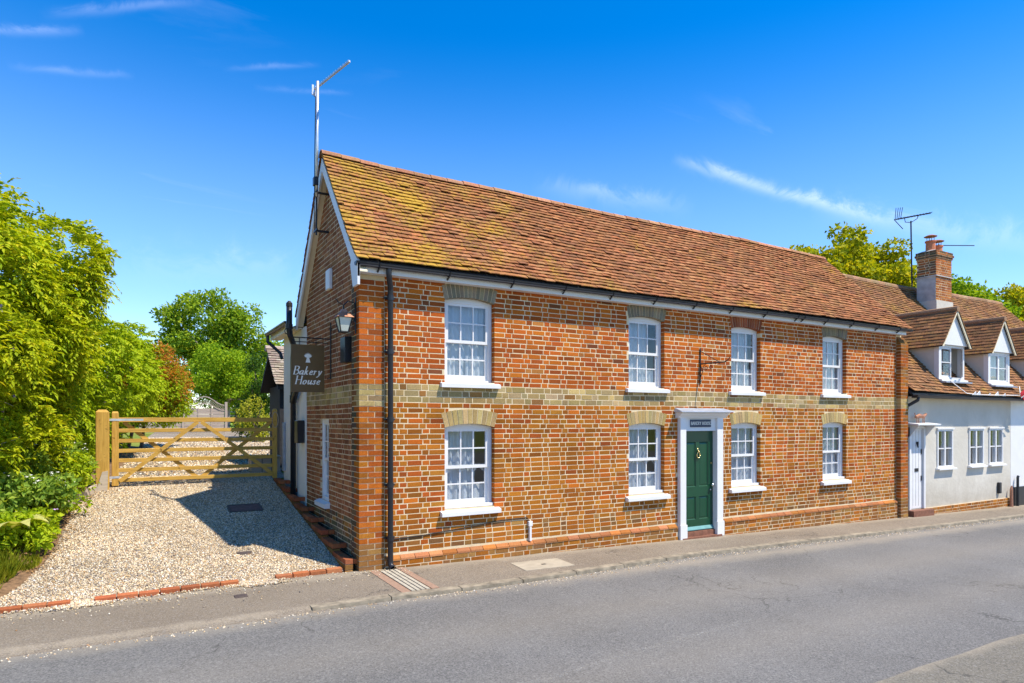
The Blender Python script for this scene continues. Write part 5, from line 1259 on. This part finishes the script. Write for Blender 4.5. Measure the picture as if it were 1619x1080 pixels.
# far lower house beyond
fh = empty('far_house', (29, 3, -.6), 'low tiled roof beyond the white cottage', 'house')
MB().box(25.2, 33, .6, 6, -1, 3.0).build('wall', M['render_nb'], fh)
MB().prism([(.3, 2.9), (3.4, 5.9), (6.4, 2.9)], 'x', 25.05, 33.2).build('roof', M['blackwood'], fh)
emit_tiles(tile_rows([(.25, 2.9), (3.4, 5.95)], lambda s: 25.03, lambda s: 33.2, PAL_TOLD, sagN), fh, 0, M['tile_old'])
# chimney
CX0, CX1, CY0, CY1 = 18.59, 19.50, 2.0, 2.56
ch = empty('chimney_stack', (19.05, 2.3, 5.2), 'brick chimney stack with two terracotta pots on the cottage roof', 'chimney')
MB().box(CX0-.03, CX1+.03, CY0-.03, CY1+.03, 4.9, 5.70).build('rendered_base', M['render_nb'], ch)
st_ = MB().box(CX0+.002, CX1-.002, CY0+.002, CY1-.002, 5.70, 7.24).build('stack', M['mortar'], ch)
PCH = [(.52,.18,.05),(.46,.15,.045),(.56,.23,.07),(.40,.13,.05),(.34,.12,.05)]
cc = [(5.71+.075*i, 5.785+.075*i) for i in range(20)]
B = lay(lambda u, d, z: (u, CY0+d-.001, z), cc, lambda z: (CX0, CX1), [], lambda u, z, h: PCH)+lay(lambda u, d, z: (CX0+d-.001, u, z), [c for c in cc if c[0] > 6.45], lambda z: (CY0, CY1), [], lambda u, z, h: PCH+PAL_DARK)
emit(B, st_, 0, None)
MB().box(CX0-.012, CX0+.0005, CY0+.01, CY1, 5.70, 6.44).build('render_patch', M['cement'], ch)
MB().box(CX0-.035, CX1+.035, CY0-.035, CY1+.035, 6.44, 6.475).build('ledge', M['cement'], ch)
for i, (e, z0, z1) in enumerate(((.025, 7.02, 7.085), (.05, 7.09, 7.155), (.03, 7.16, 7.235))):
    m = MB().box(CX0-e+.004, CX1+e-.004, CY0-e+.004, CY1+e-.004, z0-.004, z1+.004); cp = m.build('corbel', M['mortar_dark'], ch)
    emit(lay(lambda u, d, z: (u, CY0-e+d, z), [(z0, z1+.005)], lambda z: (CX0-e, CX1+e), [], lambda u, z, h: PCH+PAL_DARK)+lay(lambda u, d, z: (CX0-e+d, u, z), [(z0, z1+.005)], lambda z: (CY0-e, CY1+e), [], lambda u, z, h: PAL_DARK), cp, 0, None)
MB().hexa([(CX0,CY0,7.24),(CX1,CY0,7.24),(CX1,CY1,7.24),(CX0,CY1,7.24),(CX0+.1,CY0+.1,7.29),(CX1-.1,CY0+.1,7.29),(CX1-.1,CY1-.1,7.29),(CX0+.1,CY1-.1,7.29)]).build('flaunching', M['cement'], ch)
for px, top in ((18.83, 7.60), (19.24, 7.50)):
    pt = MB().lathe(px, 2.28, [(.15, 7.26), (.15, 7.30), (.135, 7.31), (.13, top-.05), (.155, top-.04), (.155, top), (.11, top), (.11, 7.35)], 16).build('chimney_pot', M['terracotta'], ch, smooth=False)
    m = MB().lathe(px, 2.28, [(0.0, top+.20), (.09, top+.185), (.185, top+.14), (.175, top+.13), (0., top+.16)], 16)
    for a in range(4): m.tube([(px+.1*math.cos(R(45+90*a)), 2.28+.1*math.sin(R(45+90*a)), top-.02), (px+.1*math.cos(R(45+90*a)), 2.28+.1*math.sin(R(45+90*a)), top+.165)], .010, 5)
    m.build('cowl', M['copper'], pt)
MB().prism([(1.3, 4.3), (2.0, 5.1), (2.0, 5.25), (1.3, 4.42)], 'x', CX0-.25, CX0-.02).build('lead_flashing', M['lead'], ch)
# yagi aerial on the chimney
ya = empty('yagi_aerial', (18.4, 2.6, 6.3), 'black television aerial on a mast beside the chimney stack', 'aerial')
bx_, by_ = 18.42, 2.62
MB().tube([(bx_, by_, 6.2), (bx_-.06, by_, 8.25)], .022, 8).build('mast', M['iron'], ya)
A_ = Vector((17.85, 2.85, 8.27)); B_ = Vector((18.9, 2.3, 8.50)); dd = (B_-A_).normalized(); sd_ = dd.cross(Vector((0,0,1))).normalized()
m = MB().beam(A_, B_, .025, .025)
for k in range(11): p = A_.lerp(B_, .12+.085*k); m.tube([p-sd_*.10, p+sd_*.10], .010, 5).tube([p-Vector((0,0,.025)), p+Vector((0,0,.025))], .016, 5)
m.build('boom', M['iron'], ya); m = MB()
for k in range(4):
    q = A_+dd*(.03+.06*k); m.tube([q, q+Vector((.03+.02*k, 0, .36))+sd_*.02], .010, 5)
m.tube([A_, A_+Vector((.30, -.1, -.27))], .012, 5); m.build('reflector', M['iron'], ya)
MB().tube([A_.lerp(B_, .28)+Vector((0,0,-.02)), A_.lerp(B_, .30)+Vector((0,0,-.14)), (bx_-.06, by_, 8.2), A_.lerp(B_, .62)+Vector((0,0,-.10)), A_.lerp(B_, .66)+Vector((0,0,0))], .012, 5).build('cradle', M['iron'], ya)
tag(MB().tube([(19.25, 2.28, 7.55), (19.35, 2.2, 7.52), (20.25, 1.7, 7.52)], .014, 6).build('rod_aerial', M['iron']), 'thin black rod aerial sticking out beside the chimney pots', 'aerial')
# bunting caught on the gutter
bn = empty('bunting', (17, -.3, 2.7), 'white and red bunting string caught along the cottage gutter', 'bunting')
MB().tube([(15.05, -.1, 3.02), (15.3, -.18, 2.85), (15.5, -.27, 2.70), (16.0, -.33, 2.67), (17.2, -.34, 2.68), (18.3, -.3, 2.70), (18.6, -.16, 2.95)], .010, 5).build('string', M['flagwhite'], bn)
for x, s in ((15.75, .1), (15.95, .12), (16.5, .07), (16.9, .12), (17.3, .08)):
    MB().add([(x-s, -.335, 2.66), (x+s, -.335, 2.66), (x+.02, -.36, 2.66+s*.9), (x-s, -.325, 2.665), (x+s, -.325, 2.665), (x+.02, -.35, 2.665+s*.9)], [(0,1,2),(3,5,4),(0,3,4,1),(1,4,5,2),(2,5,3,0)]).build('pennant', M['flagwhite'], bn)
for i, (x, z, mt) in enumerate(((18.30, 2.72, 'flagwhite'), (18.45, 2.62, 'flagred'), (18.62, 2.56, 'flagred'), (18.55, 2.70, 'flagwhite'), (18.2, 2.75, 'flagred'), (18.4, 2.50, 'flagwhite'))):
    MB().add([(x-.14, -.35-.01*i, z), (x+.05, -.37-.01*i, z+.10), (x+.16, -.36-.01*i, z-.02), (x, -.33-.01*i, z-.10), (x-.14, -.345-.01*i, z), (x+.05, -.365-.01*i, z+.10), (x+.16, -.355-.01*i, z-.02), (x, -.325-.01*i, z-.10)], [(0,1,2,3),(7,6,5,4),(0,4,5,1),(1,5,6,2),(2,6,7,3),(3,7,4,0)]).build('flag', M[mt], bn)

# ------------------------------------------------------------------ plants
def leaf_mesh(name, C_, D_, N_, L_, W_, fold=.25):
    """arrays: base points, directions, normals, lengths, widths"""
    n = len(C_); D_ = D_/np.linalg.norm(D_, axis=1, keepdims=True); Sd = np.cross(D_, N_); Sd /= (np.linalg.norm(Sd, axis=1, keepdims=True)+1e-9); Nn = np.cross(Sd, D_)
    L_ = L_[:, None]; W_ = W_[:, None]; mid = C_+D_*L_*.45+Nn*W_*fold
    V = np.stack([C_, mid-Sd*W_*.5, C_+D_*L_-Nn*L_*.12, mid+Sd*W_*.5], 1).reshape(-1, 3)
    V = V; b = np.arange(n)[:, None]*4; F = np.concatenate([b+np.array([[0, 1, 2]]), b+np.array([[0, 2, 3]])], 1).reshape(-1, 3)
    return npmesh(name, V, F)
def rdir(n): v = nr.normal(size=(n, 3)); return v/np.linalg.norm(v, axis=1, keepdims=True)
def clump_centers(center, radii, n, shell=.5):
    d = rdir(n); r = shell+(1-shell)*nr.random(n)**.6; return np.array(center)+d*r[:, None]*np.array(radii), d
def foliage(name, mat, parent, clumps, per, leaf, width, flat=.75, shell=.35, up=.6, zmin=None, kind=None):
    """clumps: list of (center(3), radius)"""
    C_ = []; O_ = []
    for c, r in clumps:
        k = max(6, int(per*r*r)); d = rdir(k); rr = (shell+(1-shell)*nr.random(k)**.5)*r*nr.uniform(.8, 1.12, k); p = d*rr[:, None]; p[:, 2] *= flat; C_.append(p+np.array(c)); O_.append(d)
    C_ = np.concatenate(C_); O_ = np.concatenate(O_)
    if zmin is not None: k = C_[:, 2] > zmin; C_, O_ = C_[k], O_[k]
    n = len(C_); D_ = rdir(n)*.9+O_*.6+np.array([0, 0, -.25]); N_ = rdir(n)*.75+np.array([0, 0, up])+O_*.35
    return link(name, leaf_mesh(name, C_, D_, N_, nr.uniform(.7, 1.3, n)*leaf, nr.uniform(.7, 1.3, n)*width), mat, parent, kind)
def sprays(name, mat, parent, base, out, length, leaflet, lw):
    """drooping pinnate leaves"""
    n = len(base); D_ = out/np.linalg.norm(out, axis=1, keepdims=True); Ls = nr.uniform(.7, 1.25, n)*length; C_ = []; DD = []; NN = []
    side = np.cross(D_, np.array([0, 0, 1.])+rdir(n)*.2); side /= np.linalg.norm(side, axis=1, keepdims=True)+1e-9; upv = np.cross(side, D_)
    for k, t in enumerate((.15, .35, .55, .75, .95)):
        p = base+D_*(Ls*t)[:, None]+np.array([0, 0, -1.])*(Ls*.32*t*t)[:, None]
        tang = D_+np.array([0, 0, -1.])*(.55*t)
        for sg_ in ((-1, 1) if k < 4 else (0,)):
            C_.append(p); DD.append(tang*(.55 if sg_ else 1.)+side*sg_*.95+np.array([0, 0, -.25])+rdir(n)*.15); NN.append(upv+rdir(n)*.3)
    C_ = np.concatenate(C_); n2 = len(C_)
    return link(name, leaf_mesh(name, C_, np.concatenate(DD), np.concatenate(NN), nr.uniform(.7, 1.25, n2)*leaflet, nr.uniform(.75, 1.25, n2)*lw), mat, parent)
def shell_pts(ells, n):
    """points on the outside of a union of ellipsoids"""
    P = []; O = []; A = np.array([r[0]*r[1]+r[1]*r[2]+r[0]*r[2] for _, r in ells]); cnt = (n*1.7*A/A.sum()).astype(int)
    for (c, r), k in zip(ells, cnt):
        d = rdir(k); bump = np.array([.16*mnoise.noise(Vector(q)*2.6+Vector(c))+.10*mnoise.noise(Vector(q)*6+Vector(c)) for q in d]); rr = (nr.uniform(.72, 1.03, k)+bump)
        p = np.array(c)+d*np.array(r)*rr[:, None]; ok = np.ones(k, bool)
        for c2, r2 in ells:
            if c2 is c or abs(c2[0]-c[0])+abs(c2[1]-c[1])+abs(c2[2]-c[2]) > r[0]+r2[0]+r2[1]+r2[2]+2: continue
            ok &= (((p-np.array(c2))/np.array(r2))**2).sum(1) > .62
        o = d/np.array(r); o /= np.linalg.norm(o, axis=1, keepdims=True); P.append(p[ok]); O.append(o[ok])
    return np.concatenate(P), np.concatenate(O)
def above_ground(P, O, lift=.05):
    k = np.array([p[2] > zg(min(p[0], 0), p[1])+lift for p in P]); return P[k], O[k]
def stem_tube(m, a, b, r0, r1, bend=.15, n=5):
    a = Vector(a); b = Vector(b); L = (b-a).length; pts = [a.lerp(b, t)+Vector((rng.uniform(-1, 1), rng.uniform(-1, 1), rng.uniform(-.3, .3)))*bend*L*.25*math.sin(math.pi*t) for t in lin(0, 1, n)]
    m.tube(pts, [r0+(r1-r0)*i/n for i in range(n+1)], 7)
# big wisteria over the left boundary
wi = empty('wisteria', (-4.9, 3.8, zg(-4.9, 3.8)), 'tall sunlit wisteria mass towering over the bed on the left', 'climbing shrub')
EW = [((-5.2, 3.4, 4.35), (1.6, 1.9, 1.6)), ((-4.5, 4.3, 3.5), (1.25, 1.5, 1.75)), ((-5.2, 2.6, 2.6), (1.1, 1.5, 1.5)), ((-4.4, 5.2, 2.5), (1.15, 1.3, 1.45)), ((-4.85, 3.6, 1.9), (.85, 1.5, 1.1)), ((-5.6, 1.6, 3.3), (1.1, 1.2, 1.6)), ((-3.95, 4.6, 4.2), (.95, .9, .85)), ((-4.3, 4.7, 3.3), (.9, .9, 1.0))]
def lumps(E, n, r0, r1):
    out = list(E)
    for _ in range(n):
        c, r = rng.choice(E); d = rdir(1)[0]
        if d[2] < -.5: d[2] *= -1
        q = rng.uniform(r0, r1); out.append((tuple(np.array(c)+d*np.array(r)*rng.uniform(.85, 1.0)), (q, q, q*.8)))
    return out
EW0 = [(c, (r[0]*.88, r[1]*.88, r[2]*.88)) for c, r in EW]
P, O = shell_pts(lumps(EW0, 60, .25, .75), 17500); P, O = above_ground(P, O, .5); kp = np.array([mnoise.noise(Vector(p)*1.9)+.6*mnoise.noise(Vector(p)*4.7) > -.24 for p in P]); P, O = P[kp], O[kp]; kp = ~((P[:, 2] < 2.75) & (P[:, 0] > -3.62)); P, O = P[kp], O[kp]
sprays('foliage', M['leaf_wist'], wi, P, O*.8+rdir(len(P))*1.1+np.array([0, 0, .3]), .19, .088, .040)
P2, O2 = shell_pts([((c[0], c[1], c[2]), (r[0]*.8, r[1]*.8, r[2]*.8)) for c, r in EW], 5000)
sprays('inner_foliage', M['leaf_hedge'], wi, P2, O2+rdir(len(P2))*.8, .26, .10, .04)
m = MB()
for _ in range(11): c, r = rng.choice(EW); stem_tube(m, (-4.7+rng.uniform(-.4, .4), 3.8+rng.uniform(-.8, .8), .4), (c[0]+rng.uniform(-.6, .6), c[1]+rng.uniform(-.6, .6), c[2]+r[2]*.6), .05, .012, .4)
for _ in range(34):
    i = rng.randrange(len(P)); p = Vector(P[i]); o_ = Vector(O[i]); stem_tube(m, p-o_*.3, p+o_*rng.uniform(.1, .35)+Vector((0, 0, rng.uniform(-.2, .25))), .006, .003, .5)
m.build('stem', M['barkpale'], wi)
side_ = [i for i in range(len(P)) if O[i][1] < -.1 and P[i][2] < 3.6]
for _ in range(9):
    i = rng.choice(side_); p = P[i]+O[i]*.14; m = MB()
    for k in range(16): q = p+np.array([rng.gauss(0, .011), rng.gauss(0, .011), -.011*k]); s = .016*(1-k/20); m.hexa([(q[0]-s,q[1]-s,q[2]-s),(q[0]+s,q[1]-s,q[2]-s),(q[0]+s,q[1]+s,q[2]-s),(q[0]-s,q[1]+s,q[2]-s),(q[0]-s,q[1]-s,q[2]+s),(q[0]+s,q[1]-s,q[2]+s),(q[0]+s,q[1]+s,q[2]+s),(q[0]-s,q[1]+s,q[2]+s)])
    m.build('flower', M['flower_purple'], wi)

# hedge running back behind the gate
hd = empty('bright_hedge', (-3.6, 9, .95), 'bright green leafy hedge running back behind the gate post', 'hedge')
EH = [((-3.9, 7.1, 2.6), (.9, 1.3, 2.0)), ((-3.3, 8.8, 3.15), (.95, 1.5, 1.2)), ((-2.95, 10.9, 3.1), (.95, 1.6, 1.2)), ((-2.8, 12.7, 2.95), (.8, 1.1, 1.05)), ((-3.9, 8.8, 1.9), (.95, 1.8, 1.2)), ((-3.6, 11.5, 1.9), (.95, 1.8, 1.2)), ((-4.6, 10, 3.0), (1.4, 2.5, 1.9))]
P, O = shell_pts(lumps([(c, (r[0]*.9, r[1]*.9, r[2]*.9)) for c, r in EH], 34, .3, .6), 9500); P, O = above_ground(P, O); kp = np.array([mnoise.noise(Vector(p)*1.6)+.6*mnoise.noise(Vector(p)*4.1) > -.26 for p in P]); P, O = P[kp], O[kp]; kp = ~((P[:, 1] < 6.4) & (P[:, 0] > -3.3)); P, O = P[kp], O[kp]; sprays('foliage', M['leaf_hedge'], hd, P, O*.8+rdir(len(P))*1.0+np.array([0, 0, .3]), .20, .095, .045)
for (c, r) in EH: m = MB(); stem_tube(m, (c[0], c[1], .7), (c[0]+.2, c[1], c[2]+r[2]*.5), .06, .02); m.build('stem', M['bark'], hd)
ph = empty('red_tipped_shrub', (-2.4, 13.4, 1.15), 'shrub with red young leaves at the end of the hedge', 'shrub')
EP = [((-2.25, 13.2, 3.35), (.85, .9, .85)), ((-1.85, 13.6, 2.95), (.65, .8, .75)), ((-2.6, 12.8, 3.1), (.7, .8, .9))]
P, O = shell_pts(EP, 2600); cl_ = [(p, .20) for p in P[::6]]
foliage('foliage', M['leaf_red'], ph, cl_, 500, .11, .045)
foliage('lower_foliage', M['leaf_hedge'], ph, [(p-np.array([0, 0, .35]), .25) for p in P[3::9]], 420, .11, .045)
m = MB(); stem_tube(m, (-2.5, 13.4, 1.0), (-2.2, 13.3, 3.0), .06, .02); m.build('stem', M['bark'], ph)
# trees behind
def tree(name, label, base, h_trunk, r_trunk, ells, nclump, cr, per, leaf, width, mat, bark, group=None):
    t = empty(name, base, label, 'tree', group); m = MB(); b = Vector(base); top = Vector((base[0], base[1], base[2]+h_trunk)); stem_tube(m, b-Vector((0,0,.2)), top, r_trunk, r_trunk*.6, .12)
    cl = []; A = sum(r[0]*r[2] for _, r in ells)
    for c, r in ells:
        cc_, d = clump_centers(c, r, int(nclump*r[0]*r[2]/A), .45)
        for q in cc_: cl.append((q, cr*rng.uniform(.65, 1.25)))
        for _ in range(4): q = cc_[rng.randrange(len(cc_))]; stem_tube(m, top-Vector((0,0,h_trunk*rng.uniform(0, .3))), q, r_trunk*.45, .02, .3)
    m.build('trunk', bark, t); foliage('crown', mat, t, cl, per, leaf, width); return t
tree('leafy_tree', 'large loose green tree rising above the lattice fence', (2.4, 43, 1.5), 4.5, .32, [((2.0, 43, 8.6), (3.1, 3, 2.9)), ((4.1, 43, 7.4), (2.4, 2.5, 2.7)), ((.6, 43, 6.6), (2.2, 2.4, 1.9)), ((3., 42, 5.6), (2.8, 2.4, 1.6))], 120, .95, 230, .26, .16, M['leaf_tree'], M['barkpale'])
tree('round_tree', 'dense rounded green tree right of the lattice fence panel', (2.05, 33, 1.38), 1.9, .19, [((1.7, 33, 4.6), (2.0, 1.9, 1.75)), ((2.4, 32.6, 3.9), (1.7, 1.6, 1.25))], 95, .55, 520, .15, .10, M['leaf_dense'], M['barkpale'])
tree('slim_tree', 'slim tree trunk in the middle of the lawn trees', (2.95, 36, 1.42), 2.6, .15, [((2.9, 36, 5.), (1.2, 1.2, 1.2))], 30, .5, 300, .18, .11, M['leaf_tree'], M['bark'])
tree('yellow_green_tree', 'small yellow green tree at the edge of the lawn', (3.85, 38, 1.45), 2.0, .12, [((3.2, 37, 4.0), (1.5, 1.3, .85)), ((4.3, 37.5, 4.1), (1.1, 1.2, .95))], 60, .45, 420, .16, .10, M['leaf_yellow'], M['bark'])
tree('dark_conifer', 'dark green bush between the lawn and the outbuilding', (1.55, 18.5, 1.27), .8, .12, [((1.5, 18.5, 2.3), (.75, .9, 1.2)), ((1.75, 18.2, 3.6), (.65, .8, 1.3)), ((1.35, 18, 1.9), (.6, .6, .7))], 75, .34, 900, .10, .06, M['leaf_dark'], M['bark'])
tree('yellow_shrub', 'yellow green shrub against the dark bush by the wall', (1.0, 15.5, 1.24), .5, .06, [((1.05, 15.5, 2.0), (.55, .5, .75))], 26, .26, 800, .09, .055, M['leaf_yellow'], M['bark'])
tree('far_tree', 'distant green tree showing beside the soil pipe', (9.2, 48, 1.6), 4.5, .3, [((9., 48, 7.4), (3.2, 2.5, 2.3)), ((11.5, 48, 8.6), (2.4, 2.5, 2.2))], 70, 1., 170, .26, .16, M['leaf_tree'], M['bark'])
for k, (x, y, r, z) in enumerate(((-6, 44, 3.2, 3.4), (-2.5, 50, 2.6, 3.2), (13, 56, 3.5, 4.5), (6.5, 62, 2.5, 3.))):
    tree('boundary_tree', ['bushy tree far behind the hedge', 'bushy tree behind the slatted fence panel', 'distant tree hidden mostly by the house', 'distant bush beyond the paddock fence'][k], (x, y, zg(0, y)), 1.5, .15, [((x, y, z), (r, r*.8, r*.62))], 45, .8, 190, .24, .15, M['leaf_tree'], M['bark'], 'trees along the far boundary')
tree('maple_tree', 'sunlit yellow green tree behind the roof left of the chimney', (25.8, 9.5, -.5), 5., .3, [((24.4, 9.5, 8.7), (2.2, 2., 1.8)), ((27.0, 9.5, 8.8), (2.3, 2., 1.9)), ((22.6, 9.3, 8.0), (1.5, 1.6, 1.2)), ((28.8, 9.5, 8.0), (2.0, 2., 1.7)), ((25.8, 9.3, 7.2), (4.0, 1.8, 1.4))], 210, .55, 520, .19, .15, M['leaf_maple'], M['bark'])
tree('roadside_tree', 'bright green tree behind the roof right of the chimney', (36.5, 10, -.7), 4., .3, [((35.4, 10, 8.0), (2.2, 2., 1.7)), ((38.2, 10, 7.7), (2.0, 2., 1.6)), ((36.5, 10, 6.6), (3.4, 2., 1.3))], 120, .6, 440, .2, .15, M['leaf_dense'], M['bark'])
tree('roadside_tree', 'green tree at the far right edge above the roofs', (42, 10, -.8), 4., .3, [((41.2, 10, 8.1), (2.2, 2., 1.8)), ((44, 10, 8.2), (2.2, 2., 1.9)), ((42.5, 10, 6.6), (3.4, 2., 1.3))], 120, .6, 420, .2, .15, M['leaf_maple'], M['bark'])
# border plants
def perennial(name, label, x, y, r, h, mat, n, leaf, width, flowers=None, group=None):
    z0 = zg(-1, y); t = empty(name, (x, y, z0), label, 'plant', group); cl = []; m = MB()
    for _ in range(max(6, int(n/60))):
        a = rng.uniform(0, 6.28); q = rng.random()**.6*r; p = (x+q*math.cos(a), y+q*math.sin(a), z0+h*rng.uniform(.35, .95)); cl.append((np.array(p), .16)); stem_tube(m, (x+(p[0]-x)*.2, y+(p[1]-y)*.2, z0-.02), p, .007, .004, .2, 3)
    m.build('stem', M['grass'], t); foliage('foliage', mat, t, cl, n/len(cl)/.0256, leaf, width, zmin=z0+.02)
    if flowers:
        mt, k, s = flowers; m = MB()
        for _ in range(k):
            if k < 4: m = MB()
            a = rng.uniform(0, 6.28); q = rng.random()**.5*r; p = Vector((x+q*math.cos(a), y+q*math.sin(a), z0+h*rng.uniform(.9, 1.15)))
            for j in range(5):
                b = R(72*j); m.add([p, p+Vector((s*math.cos(b-.5), s*math.sin(b-.5), .01)), p+Vector((1.3*s*math.cos(b), 1.3*s*math.sin(b), .0)), p+Vector((s*math.cos(b+.5), s*math.sin(b+.5), .012))], [(0, 1, 2, 3)])
            if k < 4: m.build('flower', M[mt], t)
        if k >= 4: m.build('flower', M[mt], t, kind='stuff')
    return t
perennial('flowering_perennial', 'white flowered green perennial at the front of the bed by the drive', -3.92, 3.1, .42, .75, M['leaf_peren'], 1700, .10, .055, ('flower_white', 26, .02))
perennial('flowering_perennial', 'tall leafy perennial in the bed nearest the gate post', -3.72, 4.75, .42, .95, M['leaf_peren'], 1700, .09, .05, ('flower_white', 22, .018))
perennial('flowering_perennial', 'leafy perennial in the middle of the bed under the wisteria', -4.1, 3.95, .45, 1.0, M['leaf_peren'], 1600, .09, .05, ('flower_white', 18, .018))
perennial('flowering_perennial', 'low leafy plant with one lilac flower at the gravel edge', -3.85, 2.35, .30, .42, M['leaf_hedge'], 900, .09, .06, ('flower_pink', 2, .04))
perennial('flowering_perennial', 'bushy green plant at the left edge under the wisteria', -4.5, 2.7, .45, .95, M['leaf_peren'], 1400, .10, .06)
perennial('flowering_perennial', 'low trailing plant at the corner of the bed', -4.35, 1.9, .40, .45, M['leaf_hedge'], 1300, .07, .04)
perennial('flowering_perennial', 'full pale green plant spilling over the gravel edge', -3.72, 3.55, .36, .55, M['leaf_hedge'], 1500, .08, .045, ('flower_white', 14, .016))
perennial('flowering_perennial', 'bright green clump in front of the pale leaved plant', -3.95, 2.0, .34, .5, M['leaf_hedge'], 1400, .085, .045)
perennial('flowering_perennial', 'tall bright stems against the wisteria behind the timber edging', -3.62, 4.55, .34, .8, M['leaf_hedge'], 1500, .08, .042, ('flower_white', 10, .016))
perennial('flowering_perennial', 'leafy clump under the wisteria near the footway corner', -5.1, 1.5, .55, .7, M['leaf_hedge'], 1600, .09, .05)
perennial('flowering_perennial', 'low leafy clump beside the footway left of the grass', -5.0, .65, .42, .4, M['leaf_peren'], 1200, .08, .045)
# pale broad leaved plant
bl = empty('pale_leaved_plant', (-4.15, 1.95, zg(-1, 1.9)), 'plant with large pale yellow leaves at the left edge', 'plant')
for k in range(9):
    a = R(-150+34*k); L = .50; n = 6; V = []; z0 = zg(-1, 1.9)
    for i in range(n+1):
        t = i/n; w = .13*math.sin(math.pi*min(1, t*.94+.06))**.7; rr = .08+L*t; zz = z0+.18+.34*math.sin(t*2.2)-.05*t; px, py = -4.15+rr*math.cos(a), 1.95+rr*math.sin(a)
        wj = w*(1+.18*(-1)**i); V += [(px-math.sin(a)*wj, py+math.cos(a)*wj, zz+.03), (px, py, zz), (px+math.sin(a)*wj, py-math.cos(a)*wj, zz+.03)]
    MB().add(V, [q for i in range(n) for q in ((3*i, 3*i+1, 3*i+4, 3*i+3), (3*i+1, 3*i+2, 3*i+5, 3*i+4))]).build('leaf', M['leaf_pale'], bl)
# grass tufts at the bed corner
def tuft(label, x, y, r, n, h):
    z0 = zg(-1, y); a = nr.uniform(0, 6.28, n); q = nr.random(n)**.5*r; C_ = np.stack([x+q*np.cos(a), y+q*np.sin(a)*1.4, np.full(n, z0+.01)+np.array([rise(max(0, v)) for v in (y+q*np.sin(a)*1.4)])-rise(y)], 1)
    o = link('grass_tuft', leaf_mesh('grass_tuft', C_, rdir(n)*.55+np.array([0, 0, 1.]), rdir(n), nr.uniform(.6, 1.3, n)*h, np.full(n, .012), .1), M['grass']); tag(o, label, 'grass'); return o
tuft('large yellow green grassy clump at the lower left corner of the bed', -4.28, 1.15, .42, 3200, .22)
tuft('short grass fringe where the bed meets the gravel', -3.85, 1.5, .2, 800, .09)
tuft('grass patch beside the footway at the left edge', -4.25, .55, .30, 1500, .15)
lit = []
for _ in range(900):
    y = rng.uniform(1.2, 5.2); xx = xleft(y)+rng.gauss(-.05, .14); lit.append((xx, y, zg(-1, y)+.03))
lit = np.array(lit); n = len(lit)
o = link('leaf_litter', leaf_mesh('leaf_litter', lit, rdir(n)*np.array([1, 1, .15]), np.tile([0, 0, 1.], (n, 1))+rdir(n)*.3, nr.uniform(.02, .05, n), nr.uniform(.012, .025, n)), simple('dry_leaf', (.30,.17,.06), .9, var=.5, scale=40), None, 'stuff'); o['label'] = 'dry leaf litter along the bed edge'
